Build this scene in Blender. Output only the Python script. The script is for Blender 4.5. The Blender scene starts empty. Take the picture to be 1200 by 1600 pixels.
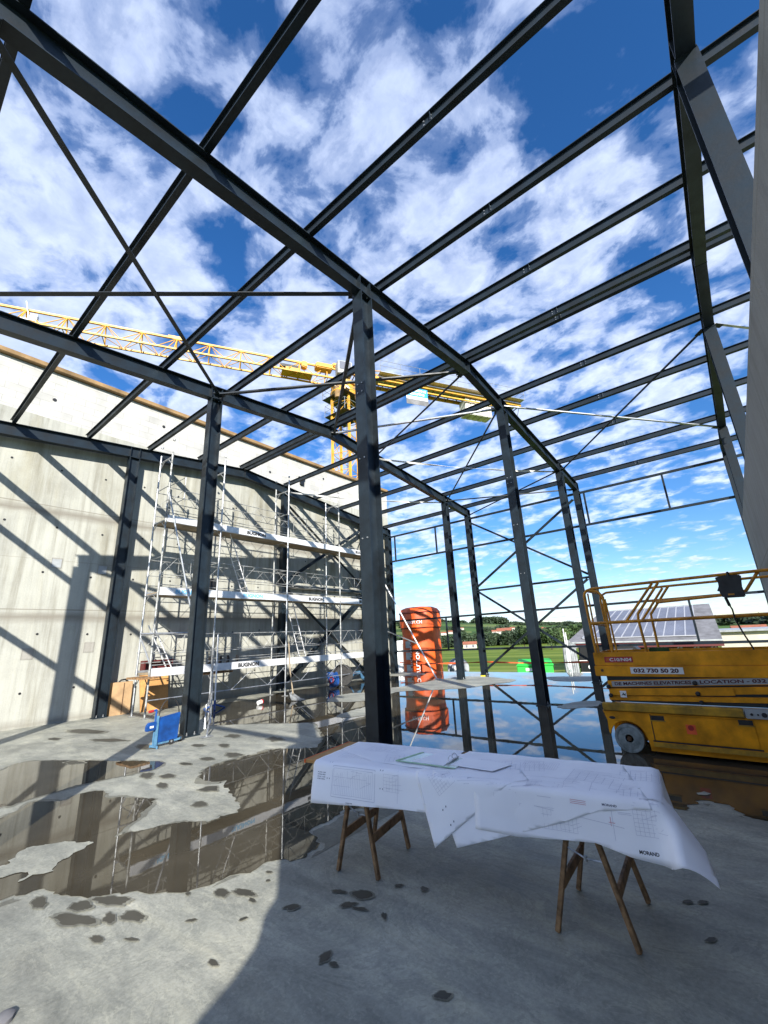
import bpy, bmesh, math, random
from mathutils import Vector, Matrix, noise
from mathutils.geometry import tessellate_polygon
S = bpy.context.scene
C = S.collection
R = math.radians
random.seed(7)

# ------------------------------------------------------------------ camera
P1=[(1.03, 7.88), (0.91, 6.64), (1.18, 6.59), (1.4, 6.66), (1.52, 6.6), (1.71, 6.72), (1.97, 6.73), (2.17, 6.76), (2.4, 6.76), (2.68, 6.65), (2.92, 6.6), (3.16, 6.77), (3.23, 6.93), (3.15, 7.16), (2.81, 7.79), (2.54, 8.38), (2.2, 8.92), (1.99, 9.0), (1.76, 8.73), (1.38, 8.44)]
BIG=[(0.85, 5.99), (1.08, 6.14), (1.33, 6.24), (1.48, 6.36), (1.65, 6.52), (1.85, 6.26), (2.01, 6.31), (2.15, 6.33), (2.25, 6.21), (2.17, 5.93), (2.27, 5.79), (2.37, 5.54), (2.43, 5.37), (2.38, 5.23), (2.2, 5.05), (2.07, 4.9), (1.85, 4.7), (1.97, 4.64), (2.08, 4.59), (2.24, 4.51), (2.37, 4.38), (2.51, 4.24), (2.7, 4.23), (2.85, 4.31), (2.92, 4.54), (2.96, 4.7), (3.06, 4.86), (3.14, 5.09), (3.24, 5.23), (3.13, 5.34), (3.1, 5.49), (3.17, 5.73), (3.37, 5.96), (3.53, 6.05), (3.79, 6.07), (3.95, 6.06), (4.2, 6.02), (4.46, 6.06), (4.69, 5.76), (4.88, 5.49), (5.04, 5.54), (5.53, 6.03), (5.97, 6.6), (6.29, 7.1), (5.99, 7.75), (5.62, 8.43), (5.18, 9.06), (5.34, 9.56), (6.0, 10.94), (6.53, 11.74), (7.09, 12.18), (8.25, 11.93), (9.97, 12.57), (11.8, 12.26), (13.36, 12.4), (14.39, 12.42), (15.46, 12.78), (17.7, 13.1), (17.7, 8), (17.7, 3), (17.7, -0.6), (7.2, -0.6), (6.0, -0.6), (4.6, -0.6), (4.83, -0.14), (5.0, 0.17), (5.01, 0.26), (5.12, 0.38), (5.22, 0.45), (5.24, 0.51), (5.26, 0.62), (5.22, 0.66), (5.13, 0.66), (5.06, 0.72), (4.96, 0.74), (4.9, 0.78), (4.6, 1.55), (3.99, 2.56), (3.4, 3.29), (3.21, 3.27), (3.05, 3.26), (2.89, 3.28), (2.78, 3.1), (2.66, 2.98), (2.52, 2.92), (2.45, 2.96), (2.43, 3.03), (2.36, 3.05), (2.27, 3.09), (2.19, 3.09), (2.1, 3.11), (2.0, 3.19), (1.88, 3.19), (1.73, 3.28), (1.66, 3.4), (1.6, 3.45), (1.53, 3.6), (1.38, 3.73), (1.25, 3.9), (1.19, 4.16), (1.08, 4.19), (0.99, 4.25), (0.7, 4.38)]
ISL=[[(0.9, 4.81), (0.93, 5.04), (1.09, 4.84), (1.16, 4.95), (1.24, 5.03), (1.36, 5.02), (1.49, 4.94), (1.58, 4.78), (1.67, 4.71), (1.55, 4.63), (1.5, 4.63), (1.42, 4.52), (1.31, 4.39), (1.21, 4.44), (1.13, 4.4), (1.12, 4.45), (1.21, 4.48), (1.14, 4.62), (1.05, 4.65)], [(11.7, 9.51), (12.07, 9.26), (12.84, 9.28), (13.76, 9.26), (14.5, 9.36), (14.95, 9.07), (15.62, 9.08), (15.74, 8.29), (15.59, 7.68), (15.17, 6.9), (14.83, 6.36), (14.02, 6.32), (13.19, 6.68), (12.39, 6.86), (11.89, 7.32), (11.5, 7.76), (11.03, 8.47), (10.38, 8.45), (10.5, 8.88), (11.38, 9.61)], [(16.71, 13.81), (17.15, 12.85), (16.65, 11.4), (15.89, 11.11), (15.41, 11.78), (15.46, 12.78)], [(15.9, 5.67), (16.2, 5.21), (16.34, 4.26), (15.82, 3.94), (15.02, 3.94), (14.67, 4.74), (15.03, 5.27)], [(9.91, 3.4), (10.49, 3.28), (10.8, 3.09), (10.9, 2.8), (10.3, 2.68), (9.92, 2.9), (9.65, 3.17)], [(8.79, 9.36), (9.58, 9.82), (10.18, 9.73), (10.49, 9.34), (10.46, 8.8), (9.35, 7.99), (9.06, 8.2), (8.76, 8.55), (8.62, 8.96)], [(7.02, 7.18), (7.48, 7.36), (8.23, 7.45), (8.32, 7.02), (7.61, 6.52), (7.39, 6.69), (7.03, 6.83)], [(5.43, 0.68), (5.47, 0.65), (5.49, 0.62), (5.46, 0.59), (5.39, 0.62), (5.38, 0.66)]]
SPOTS=[(1.13, 3.95, 0.03, -0.04, 0.02, 0.07), (1.28, 3.67, 0.04, -0.06, 0.02, 0.06), (1.21, 3.53, 0.07, -0.1, 0.02, 0.08), (1.42, 3.57, 0.07, -0.1, 0.02, 0.06), (1.34, 3.36, 0.02, -0.03, 0.02, 0.05), (1.43, 3.26, 0.04, -0.06, 0.02, 0.05), (1.88, 3.03, 0.03, -0.04, 0.02, 0.04), (1.97, 2.9, 0.03, -0.06, 0.02, 0.04), (1.75, 3.21, 0.01, -0.01, 0.01, 0.02), (1.62, 2.91, 0.02, -0.02, 0.01, 0.01), (1.81, 2.66, 0.02, -0.01, 0.01, 0.01), (1.22, 3.2, 0.02, -0.03, 0.01, 0.03), (2.05, 2.51, 0.03, -0.03, 0.02, 0.02), (2.33, 2.38, 0.02, -0.04, 0.01, 0.02), (2.39, 2.23, 0.03, -0.05, 0.03, 0.03), (2.26, 2.23, 0.03, -0.03, 0.02, 0.02), (2.27, 2.15, 0.02, -0.04, 0.01, 0.01), (2.15, 2.89, 0.01, -0.01, 0.01, 0.01), (2.22, 2.98, 0.01, -0.02, 0.01, 0.01), (1.95, 2.78, 0.01, -0.02, 0.01, 0.02), (1.51, 2.47, 0.01, -0.02, 0.01, 0.03), (2.01, 1.4, 0.02, -0.03, 0.02, 0.01), (2.3, 1.98, 0.01, -0.01, 0.02, 0.02), (1.87, 2.02, 0.02, -0.02, 0.03, 0.02), (1.86, 1.95, 0.01, -0.02, 0.01, 0.01), (2.5, 8.18, 0.07, -0.12, 0.03, 0.12), (3.56, 8.22, 0.09, -0.17, 0.07, 0.16), (2.91, 10.79, 0.06, -0.12, 0.03, 0.12), (3.42, 9.53, 0.14, -0.28, 0.05, 0.13), (4.98, 6.61, 0.06, -0.13, 0.1, 0.13), (4.78, 7.57, 0.06, -0.11, 0.07, 0.1), (4.27, 7.02, 0.04, -0.08, 0.07, 0.11), (4.0, 6.28, 0.06, -0.11, 0.06, 0.11), (3.67, 6.45, 0.05, -0.09, 0.04, 0.07), (4.05, 7.45, 0.05, -0.1, 0.04, 0.07), (2.96, 5.13, 0.06, -0.1, 0.05, 0.08), (2.65, 4.75, 0.04, -0.06, 0.04, 0.06), (2.81, 6.4, 0.04, -0.07, 0.05, 0.11), (2.72, 5.77, 0.03, -0.05, 0.04, 0.11), (2.94, 6.11, 0.05, -0.08, 0.04, 0.08), (3.36, 6.48, 0.04, -0.07, 0.03, 0.07), (3.55, 11.06, 0.17, -0.36, 0.08, 0.27), (2.66, 1.94, 0.01, -0.02, 0.02, 0.01), (3.4, 0.59, 0.01, -0.02, 0.02, 0.0), (3.44, 0.52, 0.01, -0.02, 0.02, 0.0), (3.09, 0.47, 0.02, -0.02, 0.02, 0.0), (2.6, 2.1, 0.01, -0.02, 0.02, 0.0), (1.34, 3.03, 0.02, -0.03, 0.0, 0.02)]
cam = bpy.data.objects.new('camera', bpy.data.cameras.new('camera'))
C.objects.link(cam)
cF = Vector((0.748359, 0.596258, 0.290578)); cR = Vector((0.633623, -0.772193, -0.047323)); cU = cR.cross(cF)
cam.matrix_world = Matrix(((cR.x, cU.x, -cF.x, 0), (cR.y, cU.y, -cF.y, 0), (cR.z, cU.z, -cF.z, 1.55), (0, 0, 0, 1)))
cam.data.sensor_fit = 'HORIZONTAL'; cam.data.sensor_width = 36
cam.data.lens = 655.417 / 1200 * 36
cam.data.clip_start = 0.05; cam.data.clip_end = 20000
S.camera = cam
S.render.resolution_x = 768; S.render.resolution_y = 1024

# ------------------------------------------------------------------ sun and sky
LD = Vector((.81, 1, -.6)).normalized()          # direction the sunlight travels
sun = bpy.data.objects.new('sun', bpy.data.lights.new('sun', 'SUN'))
C.objects.link(sun)
sun.rotation_euler = LD.to_track_quat('-Z', 'Y').to_euler()
sun.data.energy = 4.1; sun.data.angle = R(.5); sun.data.color = (1, .95, .86)
world = bpy.data.worlds.new('World'); S.world = world; world.use_nodes = True
nt = world.node_tree; nt.nodes.clear()
def N(t, ty, **k):
    n = t.nodes.new(ty)
    for a, b in k.items(): setattr(n, a, b)
    return n
def L(t, a, b): t.links.new(a, b)
def M_(t, op, a, b=None, c=None):
    n = N(t, 'ShaderNodeMath', operation=op)
    for i, v in enumerate((a, b, c)):
        if v is None: continue
        if isinstance(v, (int, float)): n.inputs[i].default_value = v
        else: L(t, v, n.inputs[i])
    return n.outputs[0]
def ramp(t, fac, stops, interp='LINEAR'):
    n = N(t, 'ShaderNodeValToRGB'); n.color_ramp.interpolation = interp
    el = n.color_ramp.elements
    while len(el) < len(stops): el.new(.5)
    for e, (p, c) in zip(el, stops):
        e.position = p; e.color = (*c, 1) if len(c) == 3 else c
    L(t, fac, n.inputs[0]); return n.outputs[0]
def mixc(t, fac, a, b, bt='MIX'):
    n = N(t, 'ShaderNodeMix', data_type='RGBA', blend_type=bt)
    for s, v in ((n.inputs[0], fac), (n.inputs[6], a), (n.inputs[7], b)):
        if isinstance(v, (int, float)): s.default_value = v
        elif isinstance(v, tuple): s.default_value = (*v, 1) if len(v) == 3 else v
        else: L(t, v, s)
    return n.outputs[2]
sky = N(nt, 'ShaderNodeTexSky'); sky.sky_type = 'NISHITA'; sky.sun_disc = False
sky.sun_elevation = math.asin(-LD.z); sky.sun_rotation = math.atan2(-LD.x, -LD.y)
sky.altitude = 700; sky.air_density = 1.0; sky.dust_density = .35; sky.ozone_density = 2.6
tc = N(nt, 'ShaderNodeTexCoord'); sx = N(nt, 'ShaderNodeSeparateXYZ'); L(nt, tc.outputs['Generated'], sx.inputs[0])
zz = M_(nt, 'ADD', M_(nt, 'MAXIMUM', sx.outputs[2], 0.0), .14)
cx = M_(nt, 'DIVIDE', sx.outputs[0], zz); cy = M_(nt, 'DIVIDE', sx.outputs[1], zz)
cv = N(nt, 'ShaderNodeCombineXYZ'); L(nt, cx, cv.inputs[0]); L(nt, cy, cv.inputs[1])
def sknoise(scale, det, rough, off, dist=0.0, rot=0.0, sc=(1, 1, 1), lac=2.0):
    mp = N(nt, 'ShaderNodeMapping'); L(nt, cv.outputs[0], mp.inputs[0])
    mp.inputs[1].default_value = off; mp.inputs[2].default_value = (0, 0, rot); mp.inputs[3].default_value = sc
    n = N(nt, 'ShaderNodeTexNoise'); L(nt, mp.outputs[0], n.inputs['Vector'])
    n.inputs['Scale'].default_value = scale; n.inputs['Detail'].default_value = det
    n.inputs['Roughness'].default_value = rough; n.inputs['Distortion'].default_value = dist
    n.inputs['Lacunarity'].default_value = lac
    return n.outputs[0]
n1 = sknoise(7.0, 10, .58, (3.3, 1.7, 0), .35, .5, (1, .8, 1))
n2 = sknoise(1.8, 4, .5, (7.1, 2.3, 0), .1)
n3 = sknoise(15, 6, .62, (1.3, 5.7, 2), .3)
wn = N(nt, 'ShaderNodeTexNoise'); L(nt, cv.outputs[0], wn.inputs['Vector']); wn.inputs['Scale'].default_value = 7; wn.inputs['Detail'].default_value = 4
wv = N(nt, 'ShaderNodeVectorMath', operation='MULTIPLY_ADD'); L(nt, wn.outputs['Color'], wv.inputs[0]); wv.inputs[1].default_value = (.22, .22, 0); L(nt, cv.outputs[0], wv.inputs[2])
vo = N(nt, 'ShaderNodeTexVoronoi', feature='SMOOTH_F1'); L(nt, wv.outputs[0], vo.inputs['Vector']); vo.inputs['Scale'].default_value = 6.6; vo.inputs['Smoothness'].default_value = .7
cell = M_(nt, 'SUBTRACT', 1.0, vo.outputs['Distance'])
# more cover towards the left of the view, clearer towards the right and low down
side = M_(nt, 'MULTIPLY', M_(nt, 'SUBTRACT', M_(nt, 'MULTIPLY', sx.outputs[1], .9), M_(nt, 'MULTIPLY', sx.outputs[0], .35)), .075)
low = ramp(nt, sx.outputs[2], [(.0, (.0, .0, .0)), (.05, (.02, .02, .02)), (.14, (.065, .065, .065)), (.32, (.0, .0, .0))])
side = M_(nt, 'SUBTRACT', side, low)
dens = M_(nt, 'ADD', M_(nt, 'ADD', M_(nt, 'MULTIPLY', n1, .60), M_(nt, 'MULTIPLY', n2, .20)), M_(nt, 'ADD', M_(nt, 'ADD', M_(nt, 'MULTIPLY', n3, .12), M_(nt, 'MULTIPLY', cell, .24)), side))
cover = ramp(nt, dens, [(.498, (0, 0, 0)), (.545, (.20, .20, .20)), (.60, (.62, .62, .62)), (.69, (1, 1, 1))], 'EASE')
cloudcol = ramp(nt, dens, [(.53, (.62, .71, .88)), (.63, (.86, .89, .95)), (.72, (.64, .69, .78))])
shade = ramp(nt, n3, [(.3, (.72, .76, .86)), (.65, (1.08, 1.08, 1.08))])
cloudcol = mixc(nt, .8, cloudcol, shade, 'MULTIPLY')
skyc = N(nt, 'ShaderNodeHueSaturation'); skyc.inputs['Saturation'].default_value = 1.28; skyc.inputs['Value'].default_value = .80
L(nt, sky.outputs[0], skyc.inputs['Color'])
# clouds brighter low down
lowz = ramp(nt, sx.outputs[2], [(0.0, (2.5, 2.65, 2.9)), (.28, (2.75, 2.95, 3.3)), (.6, (2.45, 2.65, 3.05)), (.9, (1.95, 2.2, 2.75))])
lz = N(nt, 'ShaderNodeMix', data_type='RGBA', blend_type='MULTIPLY'); lz.inputs[0].default_value = 1
lz.clamp_result = False
L(nt, cloudcol, lz.inputs[6]); L(nt, lowz, lz.inputs[7])
tint = ramp(nt, sx.outputs[2], [(0.0, (.46, .46, .52)), (.2, (.44, .45, .51)), (.5, (.50, .50, .58)), (.9, (.52, .50, .58))])
skyb = mixc(nt, 1.0, skyc.outputs[0], tint, 'MULTIPLY')
mixed = mixc(nt, M_(nt, 'MULTIPLY', cover, .93), skyb, lz.outputs[2])
bg = N(nt, 'ShaderNodeBackground'); L(nt, mixed, bg.inputs[0]); bg.inputs[1].default_value = .20
out = N(nt, 'ShaderNodeOutputWorld'); L(nt, bg.outputs[0], out.inputs[0])
S.view_settings.view_transform = 'Standard'; S.view_settings.look = 'None'
S.view_settings.gamma = 1; S.view_settings.exposure = 1.25
try:
    S.cycles.max_bounces = 8; S.cycles.diffuse_bounces = 3; S.cycles.glossy_bounces = 4
    S.cycles.caustics_reflective = False; S.cycles.caustics_refractive = False
except Exception: pass

# ------------------------------------------------------------------ materials
MT = {}
def mat(name, col, rough=.6, metal=0.0, nscale=None, namt=.25, bump=0.0, bscale=None, spec=.5, col2=None, coat=0.0, stops=None, det=6, obj=True):
    m = bpy.data.materials.new(name); m.use_nodes = True; t = m.node_tree
    b = t.nodes['Principled BSDF']
    b.inputs['Roughness'].default_value = rough; b.inputs['Metallic'].default_value = metal
    b.inputs['Specular IOR Level'].default_value = spec
    if coat: b.inputs['Coat Weight'].default_value = coat; b.inputs['Coat Roughness'].default_value = .15
    tcn = N(t, 'ShaderNodeTexCoord'); src = tcn.outputs['Object']
    if nscale:
        n = N(t, 'ShaderNodeTexNoise'); L(t, src, n.inputs['Vector']); n.inputs['Scale'].default_value = nscale
        n.inputs['Detail'].default_value = det; n.inputs['Roughness'].default_value = .62
        c2 = col2 or tuple(min(1, c * (1 - namt * 1.6)) for c in col)
        c1 = col if col2 else tuple(min(1, c * (1 + namt * .5)) for c in col)
        o = ramp(t, n.outputs[0], stops or [(.3, c2), (.66, c1)])
        L(t, o, b.inputs['Base Color'])
        rr = ramp(t, n.outputs[0], [(.3, (min(1, rough + .12),) * 3), (.7, (max(0, rough - .08),) * 3)])
        L(t, rr, b.inputs['Roughness'])
    else:
        b.inputs['Base Color'].default_value = (*col, 1)
    if bump:
        n = N(t, 'ShaderNodeTexNoise'); L(t, src, n.inputs['Vector']); n.inputs['Scale'].default_value = bscale or 40
        n.inputs['Detail'].default_value = 8
        bn = N(t, 'ShaderNodeBump'); bn.inputs['Strength'].default_value = bump; bn.inputs['Distance'].default_value = .02
        L(t, n.outputs[0], bn.inputs['Height']); L(t, bn.outputs[0], b.inputs['Normal'])
    MT[name] = m; return m
mat('steel', (.0120, .0200, .0285), .42, 0, 3, .4, .06, 25, spec=.38)
mat('steel_dark', (.010, .012, .015), .42, 0, 4, .2, .04, 25)
mat('galv', (.50, .52, .54), .42, .75, 14, .3, .05, 60)
mat('galv_worn', (.42, .43, .42), .55, .5, 9, .45, .1, 60)
mat('alu', (.74, .75, .77), .38, .25, 6, .12, .03, 60)
mat('white', (.80, .81, .82), .45, 0, 3, .08)
mat('black', (.016, .016, .018), .5, 0, 8, .3)
mat('blue', (.008, .065, .27), .4, 0, 5, .35, .05, 40)
mat('lightblue', (.09, .22, .36), .45, 0, 8, .3)
mat('textblue', (.16, .42, .66), .5)
mat('yellow', (.84, .34, .004), .5, 0, 2.6, .35, .06, 14, spec=.3)
mat('yellow_dirty', (.62, .33, .015), .6, 0, 5, .3, .1, 30, col2=(.17, .11, .02))
mat('yellow_rail', (.66, .27, .010), .42, 0, 9, .35, .03, 50)
mat('crane_yellow', (.72, .38, .05), .45, 0, 1.2, .2)
mat('crane_grey', (.30, .31, .31), .5, .3, 2, .3)
mat('counterweight', (.72, .71, .66), .9, 0, 1.1, .35, .2, 6)
mat('orange', (.70, .095, .006), .5, 0, 1.3, .35, .55, 2.2)
mat('orange_tape', (.85, .12, .03), .5, 0, 6, .1)
mat('red', (.42, .02, .02), .45, 0, 9, .2)
mat('darkred', (.10, .012, .012), .5, 0, 9, .2)
mat('green', (.03, .55, .06), .5, 0, 2, .15)
mat('plywood_box', (.46, .30, .16), .65, 0, 2.5, .25, .1, 20)
mat('plywood', (.52, .27, .09), .6, 0, 2.5, .3, .1, 20)
mat('plywood_pale', (.34, .27, .18), .65, 0, 2.5, .25, .1, 20)
mat('wood', (.29, .165, .075), .7, 0, 14, .45, .25, 60)
mat('wood_dark', (.15, .08, .042), .75, 0, 14, .45, .25, 60)
mat('coping', (.30, .19, .085), .8, 0, 1.2, .35, .3, 9)
mat('tyre', (.27, .32, .33), .75, 0, 12, .35, .12, 40)
mat('rubber', (.02, .02, .02), .7, 0, 12, .35)
mat('ink', (.10, .10, .16), .6)
mat('ink_soft', (.60, .60, .70), .7)
mat('ink_pink', (.62, .30, .36), .7)
mat('clearplastic', (.70, .80, .72), .2, 0, 9, .1)
mat('greenplastic', (.30, .55, .30), .3, 0, 9, .1)
mat('signblue', (.03, .30, .72), .45)
mat('panelgrey', (.36, .38, .39), .5, 0, 3, .2)
mat('greywrap', (.30, .32, .34), .55, 0, 3, .35, .3, 8)
mat('pv', (.15, .16, .20), .3, .1, .5, .15)
mat('pv_frame', (.34, .35, .38), .4)
mat('rooftile', (.17, .17, .18), .8, 0, 1.4, .25, .3, 6)
mat('cream', (.62, .58, .48), .85, 0, .5, .15)
mat('housewall', (.60, .56, .48), .85, 0, .5, .15)
mat('redroof', (.30, .105, .06), .85, 0, .6, .25)
mat('trunk', (.08, .055, .035), .9, 0, 5, .3)
mat('greenwall', (.035, .09, .02), .8, 0, 1.2, .5)
def leafmat(name, a, b, sc):
    m = mat(name, a, .7, 0, sc, .3, col2=b); return m
leafmat('leaf', (.055, .10, .022), (.018, .040, .012), .18)
leafmat('leaf_far', (.034, .060, .022), (.010, .024, .011), .07)
leafmat('leaf_light', (.09, .14, .03), (.03, .06, .015), .3)

def floor_mat(key, dk=1.0):
    m = bpy.data.materials.new(key + '_concrete'); m.use_nodes = True; t = m.node_tree; b = t.nodes['Principled BSDF']
    tcn = N(t, 'ShaderNodeTexCoord'); o = tcn.outputs['Object']
    def nz(sc, det, rough, scale=(1, 1, 1), rot=0, dist=0):
        mp = N(t, 'ShaderNodeMapping'); L(t, o, mp.inputs[0]); mp.inputs[3].default_value = scale; mp.inputs[2].default_value = (0, 0, rot)
        n = N(t, 'ShaderNodeTexNoise'); L(t, mp.outputs[0], n.inputs['Vector']); n.inputs['Scale'].default_value = sc
        n.inputs['Detail'].default_value = det; n.inputs['Roughness'].default_value = rough; n.inputs['Distortion'].default_value = dist
        return n.outputs[0]
    a = nz(.9, 8, .65); bb = nz(5.5, 8, .7, (1, .45, 1), .7, .6); c = nz(45, 6, .7); d = nz(1.6, 5, .6, (1, .3, 1), -.5, 1.5)
    base = ramp(t, a, [(.30, (.225, .228, .200)), (.5, (.325, .33, .285)), (.68, (.425, .425, .365))])
    base = mixc(t, .8, base, ramp(t, bb, [(.28, (.62, .64, .66)), (.5, (.97, .97, .97)), (.70, (1.22, 1.2, 1.16))]), 'MULTIPLY')
    base = mixc(t, .75, base, ramp(t, c, [(.3, (.70, .70, .70)), (.7, (1.15, 1.15, 1.15))]), 'MULTIPLY')
    base = mixc(t, .8, base, ramp(t, d, [(.3, (.66, .67, .69)), (.55, (1, 1, 1)), (.72, (1.15, 1.12, 1.05))]), 'MULTIPLY')
    e1 = nz(1.7, 10, .72, (1, .6, 1), .9, 2.6); e2 = nz(7, 8, .7, (1, .25, 1), .3, 1.2)
    base = mixc(t, .7, base, ramp(t, e1, [(.44, (1, 1, 1)), (.485, (1.17, 1.16, 1.13)), (.50, (.80, .81, .82)), (.56, (1, 1, 1))]), 'MULTIPLY')
    base = mixc(t, .6, base, ramp(t, e2, [(.35, (.86, .86, .87)), (.5, (1, 1, 1)), (.62, (1.14, 1.13, 1.1))]), 'MULTIPLY')
    if dk < 1: base = mixc(t, 1.0, base, (dk, dk * .985, dk * .95), 'MULTIPLY')
    L(t, base, b.inputs['Base Color'])
    L(t, ramp(t, bb, [(.3, (.5,) * 3), (.7, (.78,) * 3)]), b.inputs['Roughness'])
    b.inputs['Specular IOR Level'].default_value = .35
    bn = N(t, 'ShaderNodeBump'); bn.inputs['Strength'].default_value = .35; bn.inputs['Distance'].default_value = .006
    L(t, M_(t, 'ADD', c, M_(t, 'MULTIPLY', bb, 2.0)), bn.inputs['Height']); L(t, bn.outputs[0], b.inputs['Normal'])
    MT[key] = m
floor_mat('slab')
floor_mat('damp', .58)
def water_mat(name, col, col2, rough, bump=.0):
    m = bpy.data.materials.new(name); m.use_nodes = True; t = m.node_tree; b = t.nodes['Principled BSDF']
    tcn = N(t, 'ShaderNodeTexCoord')
    n = N(t, 'ShaderNodeTexNoise'); L(t, tcn.outputs['Object'], n.inputs['Vector']); n.inputs['Scale'].default_value = 1.3; n.inputs['Detail'].default_value = 7
    L(t, ramp(t, n.outputs[0], [(.3, col), (.7, col2)]), b.inputs['Base Color'])
    b.inputs['Roughness'].default_value = rough; b.inputs['IOR'].default_value = 1.33
    if bump:
        n = N(t, 'ShaderNodeTexNoise'); L(t, tcn.outputs['Object'], n.inputs['Vector']); n.inputs['Scale'].default_value = 4; n.inputs['Detail'].default_value = 3
        bn = N(t, 'ShaderNodeBump'); bn.inputs['Strength'].default_value = bump; bn.inputs['Distance'].default_value = .004
        L(t, n.outputs[0], bn.inputs['Height']); L(t, bn.outputs[0], b.inputs['Normal'])
    MT[name] = m
water_mat('water', (.042, .036, .025), (.078, .067, .047), .014, .06)
water_mat('wet', (.050, .048, .038), (.085, .080, .064), .55)
def wall_mat(name, streak=1.0, light=(.49, .485, .43), dark=(.37, .365, .325)):
    # fair-faced concrete: vertical board streaks, pour bands, stains
    m = bpy.data.materials.new(name); m.use_nodes = True; t = m.node_tree; b = t.nodes['Principled BSDF']
    tcn = N(t, 'ShaderNodeTexCoord'); o = tcn.outputs['Object']
    def nz(sc, det, rough, scale=(1, 1, 1), dist=0):
        mp = N(t, 'ShaderNodeMapping'); L(t, o, mp.inputs[0]); mp.inputs[3].default_value = scale
        n = N(t, 'ShaderNodeTexNoise'); L(t, mp.outputs[0], n.inputs['Vector']); n.inputs['Scale'].default_value = sc
        n.inputs['Detail'].default_value = det; n.inputs['Roughness'].default_value = rough; n.inputs['Distortion'].default_value = dist
        return n.outputs[0]
    a = nz(.7, 7, .65); s1 = nz(5.0, 5, .7, (1, 1, .05)); s2 = nz(1.6, 6, .6, (1, 1, .16), .5); f = nz(30, 5, .7); bnd = nz(2.2, 6, .75, (.35, 1, 1.8), .8)
    base = ramp(t, a, [(.28, dark), (.5, tuple((x + y) / 2 * 1.06 for x, y in zip(light, dark))), (.72, light)])
    base = mixc(t, .95 * streak, base, ramp(t, s1, [(.3, (.68, .66, .62)), (.5, (1, 1, 1)), (.72, (1.16, 1.15, 1.12))]), 'MULTIPLY')
    base = mixc(t, .9 * streak, base, ramp(t, s2, [(.32, (.76, .73, .66)), (.5, (1, 1, 1)), (.7, (1.06, 1.06, 1.06))]), 'MULTIPLY')
    base = mixc(t, .3, base, ramp(t, f, [(.3, (.72, .72, .72)), (.7, (1.1, 1.1, 1.1))]), 'MULTIPLY')
    sz = N(t, 'ShaderNodeSeparateXYZ'); L(t, o, sz.inputs[0])
    for zc, w, amt in ((2.47, .17, .9), (5.14, .16, .9), (2.66, .02, 1.0), (5.30, .018, 1.0), (.06, .14, .6), (3.9, .012, .5)):
        zn = M_(t, 'ADD', sz.outputs[2], M_(t, 'MULTIPLY', M_(t, 'SUBTRACT', bnd, .5), .22 if w > .05 else .03))
        dd = M_(t, 'ABSOLUTE', M_(t, 'SUBTRACT', zn, zc))
        mask = M_(t, 'MULTIPLY', M_(t, 'SUBTRACT', 1.0, M_(t, 'SMOOTH_MIN', M_(t, 'DIVIDE', dd, w), 1.0, .2)), amt)
        mask = M_(t, 'MAXIMUM', mask, 0.0)
        base = mixc(t, mask, base, (.20, .185, .155))
    L(t, base, b.inputs['Base Color']); b.inputs['Roughness'].default_value = .85; b.inputs['Specular IOR Level'].default_value = .25
    bn = N(t, 'ShaderNodeBump'); bn.inputs['Strength'].default_value = .4; bn.inputs['Distance'].default_value = .01
    L(t, M_(t, 'ADD', f, M_(t, 'MULTIPLY', s1, 1.5)), bn.inputs['Height']); L(t, bn.outputs[0], b.inputs['Normal'])
    MT[name] = m
wall_mat('wall_concrete', 1.25, (.42, .425, .38), (.285, .285, .255))
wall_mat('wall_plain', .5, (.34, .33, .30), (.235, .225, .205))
def block_mat():
    m = bpy.data.materials.new('blockwork'); m.use_nodes = True; t = m.node_tree; b = t.nodes['Principled BSDF']
    tcn = N(t, 'ShaderNodeTexCoord'); mp = N(t, 'ShaderNodeMapping'); L(t, tcn.outputs['Object'], mp.inputs[0])
    mp.inputs[2].default_value = (R(90), 0, 0)
    br = N(t, 'ShaderNodeTexBrick'); L(t, mp.outputs[0], br.inputs['Vector'])
    br.inputs['Color1'].default_value = (.50, .495, .465, 1); br.inputs['Color2'].default_value = (.41, .405, .385, 1); br.inputs['Mortar'].default_value = (.34, .335, .315, 1)
    br.inputs['Scale'].default_value = 1; br.inputs['Brick Width'].default_value = .5; br.inputs['Row Height'].default_value = .2; br.inputs['Mortar Size'].default_value = .008
    n = N(t, 'ShaderNodeTexNoise'); L(t, tcn.outputs['Object'], n.inputs['Vector']); n.inputs['Scale'].default_value = 2; n.inputs['Detail'].default_value = 8
    base = mixc(t, .6, br.outputs[0], ramp(t, n.outputs[0], [(.3, (.7, .7, .7)), (.65, (1.15, 1.15, 1.15))]), 'MULTIPLY')
    L(t, base, b.inputs['Base Color']); b.inputs['Roughness'].default_value = .9
    MT['block'] = m
block_mat()
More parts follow.
